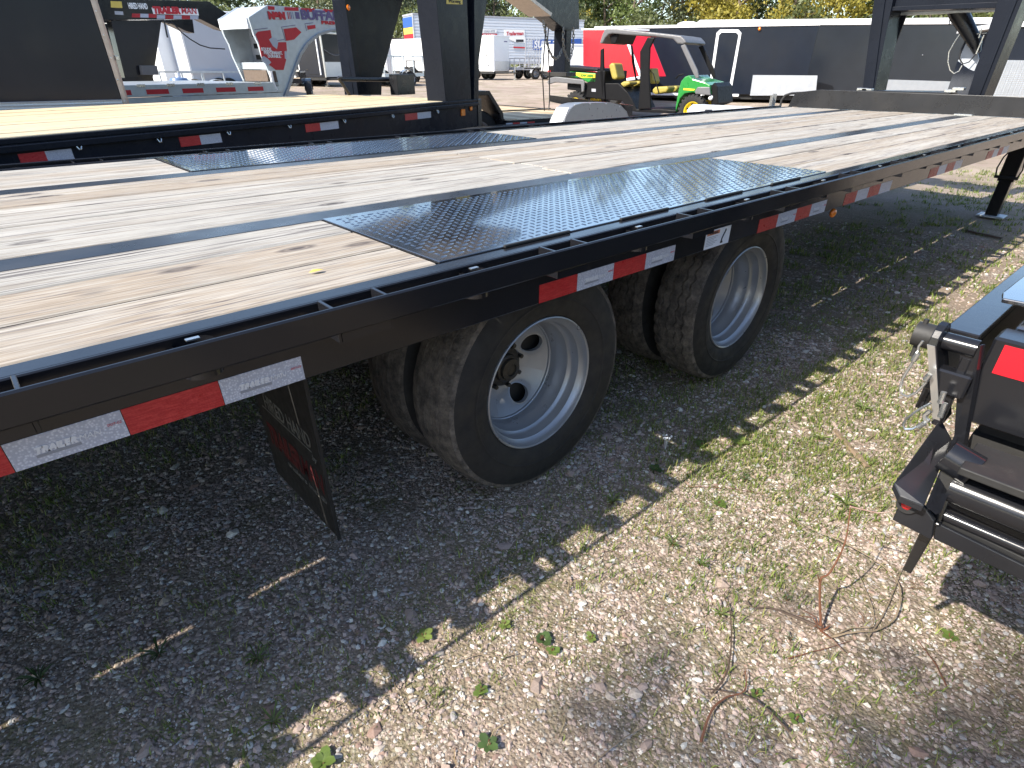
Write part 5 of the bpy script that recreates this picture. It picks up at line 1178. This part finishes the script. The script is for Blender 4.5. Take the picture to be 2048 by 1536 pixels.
for bb in (.15, .80):
    up('seat', [(1215,770),(1250,740),(1380,735),(1398,760),(1370,800),(1250,825),(1215,810)], bb, bb+.52, 'seat_yellow', bevel=.04)
    up('seat', [(862,700),(900,680),(960,680),(970,710),(900,745),(862,735)], bb, bb+.52, 'seat_yellow', bevel=.04)
    if bb < .5: up('seat_back', [(730,500),(760,475),(795,480),(830,640),(800,665),(765,650)], bb, bb+.52, 'seat_yellow', bevel=.04)
    if bb < .5: up('seat_back', [(1165,540),(1190,530),(1215,680),(1200,715),(1170,700)], bb+.1, bb+.55, 'seat_yellow', bevel=.03)
m = MB(); m.tube([(FU.px(1080+x/5.535, 40+y/5.535, .4)[0], .4, FU.px(1080+x/5.535, 40+y/5.535, .4)[1]) for x, y in ((1500,650),(1540,610),(1590,600))], .02, 6); m.tube([(FU.px(1280,145,.14)[0], .14, FU.px(1280,145,.14)[1]+.25), (FU.px(1305,165,.1)[0], .1, FU.px(1305,165,.1)[1]+.2), (FU.px(1318,188,.1)[0], .1, FU.px(1318,188,.1)[1])], .012, 5); m.build('steering_wheel', M['black_plastic'], TU, world=False)
a0 = FU.px(1150, 190, 0)[0]; a1 = FU.px(1386, 212, 0)[0]
for (a, R) in ((a0+.05, .36), (a1, .36)):
    for b in (.06, 1.30): road_wheel(TU, (a, b, R-.12), R, .27, 'atv', 'yellow_paint', chunky=True)
# ================================================================ trees
def tree_mesh(seed, Ht, R, base, nclump, nleaf, lsz, yellow=0):
    r = np.random.default_rng(seed); L = []
    for c in range(nclump):
        # clump centres spread through an uneven crown
        while True:
            p = r.uniform(-1, 1, 3)
            if p@p < 1: break
        zz = base+(Ht-base)*(p[2]*.5+.5); wr = R*(1-.45*abs(p[2])**1.5)*(.75+.5*r.random())
        ctr = np.array([p[0]*wr, p[1]*wr, zz]); n = int(nleaf*(.5+r.random()))
        L.append(ctr+r.normal(0, 1, (n, 3))*np.array([.55, .55, .38])*(R/2.6)*(.6+.7*r.random()))
    P = np.concatenate(L); n = len(P); s = lsz*r.uniform(.6, 1.3, (n, 1))
    u = r.normal(0, 1, (n, 3)); u /= np.linalg.norm(u, axis=1, keepdims=True); v = np.cross(u, r.normal(0, 1, (n, 3))); v /= np.linalg.norm(v, axis=1, keepdims=True)
    V = np.stack([P-u*s, P-v*s*.55, P+u*s, P+v*s*.55], 1).reshape(-1, 3); F = np.arange(n*4).reshape(n, 4)
    cm = fast_mesh('crown', V, F, M['leaf'], kind=None)
    m = MB(); rr = random.Random(seed)
    pts = [(0,0,-.2),(.1*rr.uniform(-1,1),.1,Ht*.3),(.3*rr.uniform(-1,1),.3*rr.uniform(-1,1),Ht*.6),(.4*rr.uniform(-1,1),.4*rr.uniform(-1,1),Ht*.9)]
    m.tube(pts, [.20,.16,.10,.03], 7)
    for i in range(9):
        z0 = Ht*rr.uniform(.25,.75); a = rr.uniform(0, 6.28); l = R*rr.uniform(.5,.95)
        m.tube([(0,0,z0),(l*.5*math.cos(a), l*.5*math.sin(a), z0+l*.35),(l*math.cos(a), l*math.sin(a), z0+l*.5)], [.07,.045,.015], 5)
    tm = m.build('trunk', M['bark'], None, smooth=True)
    tm_me, cm_me = tm.data, cm.data
    off = tm.location.copy(); 
    for vv in tm_me.vertices: vv.co += off
    bpy.data.objects.remove(tm); bpy.data.objects.remove(cm)
    return tm_me, cm_me
kinds = [tree_mesh(1, 13, 2.8, 2.0, 46, 62, .20), tree_mesh(2, 11.5, 3.2, 1.2, 50, 60, .20), tree_mesh(3, 15, 2.6, 3.0, 34, 60, .20), tree_mesh(4, 5.0, 2.6, .2, 30, 60, .17)]
def put_tree(name, label, group, x, y, k, sc, col, cat='tree'):
    T = thing(name, label, cat, (x, y, float(gz(x, y))-.1), random.uniform(0, 6.28), group)
    T.scale = (sc, sc, sc*random.uniform(.92, 1.1))
    for nm, me_ in zip(('trunk', 'crown'), kinds[k]):
        o = bpy.data.objects.new(nm, me_); COL.objects.link(o); o.parent = T; o.color = (*col, 1)
    return T
spec = {'dark': ('broad dark green tree in the wood behind the trailers', 'dark green trees of the far wood', (.065,.095,.030)),
        'mid': ('mid green leafy tree in the wood behind the trailers', 'mid green trees of the far wood', (.13,.17,.045)),
        'yellow': ('yellow green autumn tree in the wood behind the trailers', 'yellow green trees of the far wood', (.36,.31,.055)),
        'grey': ('thin grey green tree in the wood behind the trailers', 'thin grey green trees of the far wood', (.15,.17,.09)),
        'bush': ('low dense green bush along the foot of the far wood', 'bushes at the foot of the far wood', (.11,.13,.045))}
u_ = 150.0; i = 0
rt_ = random.Random(5)
def px_b(u, D): return bearing(u, D)
marks = [(210,'the leftmost black trailer'),(330,'the neck with red lettering'),(440,'the lettered neck end'),(560,'the galvanised ladder end'),(690,'the printed galvanised neck'),(800,'the far yellow deck riser'),(880,'the semi trailer end'),(960,'the near yellow deck riser'),(1060,'the semi trailer banners'),(1160,'the coupler arm with chains'),(1280,'the red trailer'),(1400,'the utility vehicle roof'),(1500,'the white framed trailer door'),(1640,'the long black trailer'),(1760,'the front neck riser'),(1950,'the front neck opening'),(9999,'the rightmost grey trailer')]
def where(u): return next(t_ for m_, t_ in marks if u < m_)
SHORT = {'broad': 'dark green tree', 'mid': 'leafy green tree', 'yellow': 'yellow autumn tree', 'thin': 'thin grey tree', 'low': 'green bush'}
_used = {}
def lab_of(lab, u, row):
    q = SHORT[lab.split()[0]]+(' of the back row over ', ' of the front row over ', ' low over ')[(1, 0, 2)[row]]+where(u)
    k = _used.get(q, 0); _used[q] = k+1
    return q if k == 0 else q+(', right one' if k == 1 else ', rightmost one')
while u_ < 2120:
    for row, D0 in ((0, 84), (1, 94)):
        D = D0+rt_.uniform(-4, 5); ut = u_+rt_.uniform(-22, 22)+row*26; x, y = bearing(ut, D)
        ky = 'yellow' if (1330 < u_ < 1690 and row == 0 and rt_.random() < .75) or rt_.random() < .08 else rt_.choice(['dark','mid','mid','grey'] if u_ > 1100 else ['dark','mid','dark','grey','grey'])
        lab, grp, col = spec[ky]; jit = rt_.uniform(.85, 1.15)
        k = 2 if ky == 'grey' else rt_.choice([0, 1])
        if row == 0 and 1480 < u_ < 1520 or (row == 1 and rt_.random() < .18): continue
        put_tree('tree', lab_of(lab, ut, row), grp, x, y, k, rt_.uniform(.85, 1.2), tuple(c*jit for c in col))
    if i % 2 == 0:
        ut = u_+rt_.uniform(-20, 20); x, y = bearing(ut, 76+rt_.uniform(-2, 3)); lab, grp, col = spec['bush']; jit = rt_.uniform(.7, 1.4)
        put_tree('bush', lab_of(lab, ut, 2), grp, x, y, 3, rt_.uniform(.9, 1.3), tuple(c*jit for c in col), 'bush')
    u_ += 52+rt_.uniform(-8, 8) if u_ > 700 else 70; i += 1
# unseen trees added round the lot to darken reflections in the black paint
for i in range(34):
    az = math.radians(105+7.6*i); D = rt_.uniform(30, 44); x, y = D*math.cos(az), -1.1+D*math.sin(az)
    ky = rt_.choice(['dark','mid','dark']); lab, grp, col = spec[ky]
    put_tree('tree', 'unseen leafy tree added on the near side to darken reflections', 'unseen trees added for reflections', x, y, rt_.choice([0,1]), rt_.uniform(.8, 1.05), col)
# a tree behind the camera whose last sprays dapple the gravel at the lower right
SUNV = np.array([math.cos(SUN_EL)*math.cos(SUN_AZ), math.cos(SUN_EL)*math.sin(SUN_AZ), math.sin(SUN_EL)])
T = thing('tree', 'open leafy tree standing behind the place of the photographer', 'tree', (-10.4, -4.6, 0))
Lp = []; m = MB(); crown_c = np.array([-10.2, -3.9, 9.0])
m.tube([(-10.4,-4.6,-.1),(-10.35,-4.5,3),(-10.2,-4.2,6),(-10.2,-4.0,9.5)], [.19,.15,.11,.04], 8)
for (u, v, r_, n_) in ((1255,1455,.11,60),(1290,1335,.09,40),(1215,1480,.07,22),(1900,1430,.16,80),(1990,1400,.15,70),(2035,1470,.2,110),(1850,1490,.14,50),(1930,1510,.2,100),(1760,1500,.10,24),(1545,1440,.05,8),(1400,1500,.07,14)):
    G = onz(u, v, 0); h = 8.6+random.uniform(-.3,.3); C_ = G+SUNV*(h/SUNV[2]); Lp.append(C_+RNG.normal(0, 1, (n_, 3))*np.array([r_*.9, r_*.75, r_]))
    m.tube([crown_c+np.array([0,-.1,-.8]), (crown_c+C_)/2+np.array([0,0,.25]), C_], [.03,.012,.003], 5)
for k in range(60):
    c = crown_c+RNG.normal(0, 1, 3)*np.array([1.1,.55,.9])+np.array([0,-1.2,0]); c[1] = min(c[1], -2.3); Lp.append(c+RNG.normal(0, .28, (60, 3)))
Lp[:11] = [q_[:int(len(q_)*.5)] for q_ in Lp[:11]]; P_ = np.concatenate(Lp); n = len(P_); s_ = .05*RNG.uniform(.6, 1.3, (n, 1)); u2 = RNG.normal(0,1,(n,3)); u2 /= np.linalg.norm(u2,axis=1,keepdims=True); v2 = np.cross(u2, RNG.normal(0,1,(n,3))); v2 /= np.linalg.norm(v2,axis=1,keepdims=True)
V_ = np.stack([P_-u2*s_, P_-v2*s_*.6, P_+u2*s_, P_+v2*s_*.6], 1).reshape(-1, 3)-np.array([-10.4,-4.6,0])
o = fast_mesh('crown', V_, np.arange(n*4).reshape(n, 4), M['leaf'], kind=None); o.parent = T; o.color = (.08,.12,.03,1)
m.build('trunk', M['bark'], T, smooth=True)
# ================================================================ small growth and litter in the foreground
def gp(u, v):
    P = onz(u, v, 0); z = gh(P[0], P[1])
    P = onz(u, v, z+.004); return P
def stick(name, label, cat, pts, r, mat, group=None):
    m = MB(); n = len(pts); rr = [r*(1-.6*i/(n-1)) for i in range(n)]
    # smooth the polyline
    P = [Vector(p) for p in pts]; Q = []; R = []
    for i in range(n-1):
        p0, p1, p2, p3 = P[max(i-1,0)], P[i], P[i+1], P[min(i+2,n-1)]
        for k in range(4):
            t_ = k/4; Q.append(.5*((2*p1)+(-p0+p2)*t_+(2*p0-5*p1+4*p2-p3)*t_*t_+(-p0+3*p1-3*p2+p3)*t_**3)+Vector((0,0,random.uniform(-.0015,.0015)))); R.append(rr[i]+(rr[i+1]-rr[i])*t_)
    Q.append(P[-1]); R.append(rr[-1]); m.tube(Q, [q_*.66*random.uniform(.85,1.15) for q_ in R], 6)
    return m, name, label, cat, mat, group
def put(st):
    m, name, label, cat, mat, group = st; o = m.build(name, M[mat], None, smooth=True); return tag(o, label, cat, group)
def line(q, h=.006): return [gp(u, v)+np.array([0, 0, h+(random.uniform(0,.008))]) for u, v in q]
# the red stem that stands up, with side shoots
b0 = gp(1642, 1262)
S = [b0, onx(1640,1165,b0[0]+.012), onx(1660,1145,b0[0]+.018), onx(1690,1085,b0[0]+.03), onx(1701,1010,b0[0]+.05)]
T = thing('sapling', 'bare reddish brown sapling stem standing upright in the gravel', 'plant', tuple(b0))
m = stick('', '', '', S, .0058, '')[0]; m.build('stem', M['twig_red'], T, smooth=True)
m = MB(); m.tube([S[1], S[1]+np.array([-.012,.010,.03])], [.003,.0012], 5); m.tube([S[4]+np.array([-.002,0,-.004]), S[4]+np.array([.01,-.06,.006]), S[4]+np.array([.02,-.085,.02])], [.003,.002,.001], 5)
for k in range(9):
    a = random.uniform(0, 6.28); l = random.uniform(.02, .10); m.tube([b0, b0+np.array([l*.5*math.cos(a), l*.5*math.sin(a), random.uniform(.006,.03)]), b0+np.array([l*math.cos(a+.3), l*math.sin(a+.3), random.uniform(.003,.02)])], [.0024,.0016,.0006], 5)
so_ = m.build('shoot', M['twig_red'], T, smooth=True); so_['kind'] = 'stuff'
put(stick('vine', 'long looping dry vine lying right of the red sapling', 'vine', [gp(1648,1280)+np.array([0,0,.006])]+line([(1700,1275),(1745,1272),(1785,1245)], .02)+line([(1790,1200),(1772,1165),(1730,1130),(1670,1098),(1610,1070),(1545,1030)], .035), .0042, 'twig_dry'))
put(stick('vine', 'short pale vine arching beside the long looping vine', 'vine', line([(1655,1282),(1700,1262),(1738,1262),(1742,1228),(1722,1170),(1704,1135)], .012), .0030, 'twig_dry'))
put(stick('straw', 'pale broken straw leaning below the hanging lever', 'straw', line([(1735,1278),(1760,1240),(1785,1185),(1800,1140)], .012), .0032, 'twig_dry'))
put(stick('twig', 'thick dark twig pointing left of the red sapling', 'twig', line([(1640,1262),(1580,1235),(1535,1222),(1505,1220),(1488,1208)], .010), .0065, 'twig_dark'))
put(stick('twig', 'tall thin dark twig curved at its top, lower middle right', 'twig', line([(1420,1395),(1448,1360),(1460,1300),(1458,1230),(1446,1200),(1452,1188)], .012), .0040, 'twig_dark'))
put(stick('twig', 'rough dark twig lying at lower middle right', 'twig', line([(1575,1470),(1530,1425),(1492,1400),(1440,1388),(1405,1385)], .008), .0050, 'twig_dark'))
put(stick('twig', 'reddish arched twig in the lower middle gravel', 'twig', line([(1400,1490),(1420,1430),(1450,1402),(1480,1393),(1490,1378),(1488,1350)], .010), .0048, 'twig_red'))
put(stick('twig', 'slim brown twig lying right of the looping vines', 'twig', line([(1890,1375),(1868,1335),(1845,1300),(1833,1285)], .006), .0030, 'twig_red'))
put(stick('twig', 'red brown twig pair in front of the sapling foot', 'twig', line([(1575,1322),(1620,1308),(1652,1300),(1700,1285)], .006), .0030, 'twig_red'))
put(stick('twig', 'thin red runner across the upper right gravel', 'twig', line([(1375,975),(1430,978),(1500,985),(1570,1010),(1640,1052),(1690,1105)], .004), .0018, 'twig_red'))
put(stick('straw', 'long dry straw stalk lying at the bottom centre', 'straw', line([(1180,1535),(1235,1490),(1290,1455),(1330,1440)], .004), .0026, 'twig_dry'))
put(stick('straw', 'yellow dry leaf blade upright in the middle gravel', 'straw', line([(1135,1190),(1138,1170),(1136,1150)], .006), .0040, 'twig_dry'))
put(stick('straw', 'dry straw stalk lying across the central gravel', 'straw', line([(1000,1165),(1060,1140),(1130,1118),(1180,1108)], .004), .0022, 'twig_dry'))
put(stick('straw', 'curled dry straw near the shadow edge', 'straw', line([(905,1330),(960,1312),(1010,1318),(1060,1298)], .004), .0024, 'twig_dry'))
def chunk(name, label, q, w_, mat, cat):
    a, b = gp(*q[0]), gp(*q[1]); d = (b-a); L = np.linalg.norm(d); d /= L; s = np.array([-d[1], d[0], 0]); m = MB(); V = []
    n = 7
    for i in range(n):
        t_ = i/(n-1); ww = w_*(.55+.45*math.sin(math.pi*(.15+.7*t_)))*random.uniform(.85,1.1); c = a+d*L*t_
        for (sx, sz) in ((-1,0),(-.6,.9),(.5,1.0),(1,.1)): V.append(c+s*ww*sx*random.uniform(.85,1.1)+np.array([0,0,.002+sz*w_*.55*random.uniform(.8,1.2)]))
    F = [(i*4+k, i*4+k+1, (i+1)*4+k+1, (i+1)*4+k) for i in range(n-1) for k in range(3)]+[(i*4+3, i*4, (i+1)*4, (i+1)*4+3) for i in range(n-1)]+[(0,1,2,3), tuple(range(n*4-1, n*4-5, -1))]
    m.add(V, F); return tag(m.build(name, M[mat], None), label, cat)
chunk('dead_branch', 'weathered brown piece of dead branch in the sunlit gravel', ((1670,862),(1735,935)), .014, 'dead_wood', 'wood')
chunk('bark_piece', 'flat tan piece of bark near the sapling top', ((1722,988),(1758,976)), .010, 'twig_dry', 'wood')
chunk('dead_branch', 'dark dead branch lying in the shade under the trailer front', ((1930,462),(2003,478)), .022, 'twig_dark', 'wood')
chunk('bark_piece', 'thin brown chip of wood in the right gravel', ((1738,878),(1752,868)), .006, 'dead_wood', 'wood')
# fallen leaf on the plank
m = MB(); P = onz(632, 543, H+.003); m.add([P+np.array(q) for q in ((-.016,.002,0),(-.006,-.006,.002),(.008,-.007,.003),(.018,.0,.001),(.007,.006,.003),(-.004,.007,.004))], [(0,1,2,3,4,5)]); tag(m.build('fallen_leaf', M['amber_leaf'] if 'amber_leaf' in M else M['decal_yellow'], None), 'orange yellow fallen leaf on the nearest grey plank', 'leaf')
# broad leaved weeds
leafg = []
def weed(u, v, n, l, label, kind, col, name='weed'):
    p = gp(u, v); T = thing(name, label, 'weed', tuple(p), 0); n = int(n*1.8) if kind == 'blade' else n
    V, F = [], []; tint = []; l *= .78
    for i in range(n):
        a = 2*math.pi*i/n+random.uniform(-.3,.3); ll = l*(random.uniform(.45,1.3) if kind == 'blade' else random.uniform(.7,1.15)); wd = ll*(.42 if kind == 'broad' else .5 if kind == 'clover' else .055); up_ = random.uniform(.25,.8) if kind != 'blade' else random.uniform(.7,1.6)
        d = np.array([math.cos(a), math.sin(a), 0]); s = np.array([-d[1], d[0], 0]); b = np.array([0,0,.004])
        c0 = .25 if kind == 'clover' else .0
        pts = [b+d*ll*c0+np.array([0,0,up_*ll*.25*c0]), b+d*ll*.35-s*wd*.8+np.array([0,0,up_*ll*.30]), b+d*ll*.75-s*wd*.75+np.array([0,0,up_*ll*.42]), b+d*ll+np.array([0,0,up_*ll*.38]), b+d*ll*.75+s*wd*.75+np.array([0,0,up_*ll*.42]), b+d*ll*.35+s*wd*.8+np.array([0,0,up_*ll*.30]), b+d*ll*.55+np.array([0,0,up_*ll*.30])]
        k = len(V); V += pts; F += [(k,k+1,k+6),(k+1,k+2,k+6),(k+2,k+3,k+6),(k+3,k+4,k+6),(k+4,k+5,k+6),(k+5,k,k+6)]; c = np.array(col)*random.uniform(.75,1.25); tint += [c]*7
    o = fast_mesh('leaves', np.array(V), np.array(F), M['grass'], np.array(tint), kind='stuff', smooth=True); o.parent = T
    m = MB()
    for i in range(3): a = random.uniform(0,6.28); m.tube([(0,0,-.005),(.3*l*math.cos(a), .3*l*math.sin(a), .012)], .0012, 4)
    m.build('stem', M['twig_red'], T, world=False)
    return T
G1, G2, G3 = (.12,.18,.04), (.18,.24,.06), (.075,.125,.04)
weed(1512,1388, 4, .022, 'round four leaf weed right of the rough dark twig', 'clover', G1)
weed(1592,1440, 4, .024, 'small round leaf weed at the lower right', 'clover', G1)
weed(962,1382, 6, .032, 'bright broad leaf weed at the bottom centre', 'broad', G1)
weed(975,1490, 5, .034, 'dark round leaf weed at the bottom edge', 'broad', G3)
weed(848,1275, 5, .034, 'bright leafy weed on the shadow edge left of centre', 'broad', G2)
weed(1010,1252, 5, .030, 'yellow green leafy weed right of the shadow edge', 'broad', G2)
weed(1182,1278, 5, .026, 'small two tone weed in the middle gravel', 'broad', G2)
weed(645,1525, 7, .040, 'leafy weed clump on the bottom edge', 'broad', G1)
weed(1225,1005, 9, .050, 'bright grassy weed clump on the shadow edge below the front tyre', 'blade', G2)
weed(1310,940, 6, .042, 'dark clover clump in the shade beside the shadow edge', 'broad', G3)
weed(1480,885, 7, .050, 'bright leafy weed beside the shadow edge right of the first tyre', 'broad', G2)
weed(1400,890, 6, .040, 'mid green weed left of the bright leafy weed', 'broad', G1)
weed(1490,960, 8, .038, 'feathery weed in the sunlit gravel above the sapling', 'blade', G3)
weed(1440,1010, 7, .036, 'two leaf weed under the feathery weed', 'broad', G1)
weed(1585,1045, 9, .046, 'bright feathery weed below the dead branch', 'blade', G2)
weed(1345,1090, 9, .050, 'dandelion like weed in the centre right gravel', 'blade', G1)
weed(1400,1130, 9, .044, 'toothed leaf weed near the centre right gravel', 'blade', G1)
weed(1690,1010, 8, .060, 'bright grass tuft at the tip of the sapling', 'blade', G2)
weed(1440,1230, 9, .040, 'grassy weed around the tall thin twig', 'blade', G2)
weed(1574,1200, 7, .024, 'grey green star shaped weed left of the sapling', 'blade', (.14,.19,.10))
weed(1580,1280, 7, .024, 'grey green rosette below the star shaped weed', 'blade', (.14,.19,.10))
weed(1900,1275, 5, .030, 'small bright weed at the right below the black trailer', 'broad', G1)
weed(1725,820, 10, .060, 'bright green weed patch left of the hanging lanyards', 'blade', G1)
weed(1640,880, 9, .050, 'yellow green grass tuft above the dead branch', 'blade', G2)
weed(1085,1280, 7, .034, 'low clover patch in the middle gravel', 'clover', G3)
weed(1105,1305, 6, .026, 'tiny leafy weed under the clover patch', 'broad', G1)
weed(548,1445, 9, .050, 'grass tuft in the shade at the lower left', 'blade', G2)
weed(320,1310, 9, .050, 'dark green weed patch in the shade at the left', 'blade', G3)
weed(515,1320, 9, .045, 'faint green weed in the shade near the streak of light', 'blade', G1)
weed(80,1360, 12, .060, 'broad green patch in the shade at the far left', 'blade', G3)
p = gp(1330, 900); T = thing('white_flower', 'tiny white wild flowers in the shade beside the shadow edge', 'flower', tuple(p)); m = MB()
for i in range(7): m.ball((random.uniform(-.016,.016), random.uniform(-.016,.016), .05+random.uniform(0,.02)), .0045, 5)
m.build('bloom', M['clear_white'], T, world=False); T.children[0]['kind'] = 'stuff'
m = MB()
for i in range(5): m.tube([(0,0,0),(random.uniform(-.01,.01),random.uniform(-.01,.01),.055)], .0008, 4)
m.build('stem', M['leaf'], T, world=False); T.children[1]['kind'] = 'stuff'

# dry straws strewn over the gravel, too many to count
def straw_litter(N):
    ang = RNG.uniform(-.9, 1.3, N*3); rr = np.sqrt(RNG.uniform(.3, 4.2**2, N*3)); P = np.stack([rr*np.cos(ang), -1.11+rr*np.sin(ang)], 1); P = P[in_view(P)][:N]; n = len(P)
    z = gh_arr(P)+.005+RNG.uniform(0,.006,n); a = RNG.uniform(0,3.14,n); L = RNG.uniform(.015,.075,n)*.5; w_ = RNG.uniform(.0005,.0014,n); k = RNG.uniform(-.3,.3,n)
    d = np.stack([np.cos(a), np.sin(a), RNG.uniform(-.12,.2,n)], 1); s_ = np.stack([-np.sin(a), np.cos(a), 0*a], 1); c = np.stack([P[:,0], P[:,1], z], 1)
    mid = c+s_*(L*k)[:,None]+np.array([0,0,.002]); A = c-d*L[:,None]; B = c+d*L[:,None]; S = s_*w_[:,None]
    V = np.stack([A-S*.5, A+S*.5, mid-S, mid+S, B-S*.4, B+S*.4], 1).reshape(-1, 3); i = np.arange(n)[:,None]*6
    F = np.concatenate([i+np.array([[0,1,3]]), i+np.array([[0,3,2]]), i+np.array([[2,3,5]]), i+np.array([[2,5,4]])], 0)
    pal = np.array([(.42,.34,.20),(.34,.25,.14),(.26,.15,.09),(.48,.42,.28),(.15,.10,.07)]); col = pal[RNG.integers(0,5,n)]*RNG.uniform(.8,1.2,(n,1))
    fast_mesh('straw_litter', V, F, M['grass'], np.repeat(col, 6, 0))
straw_litter(1500)
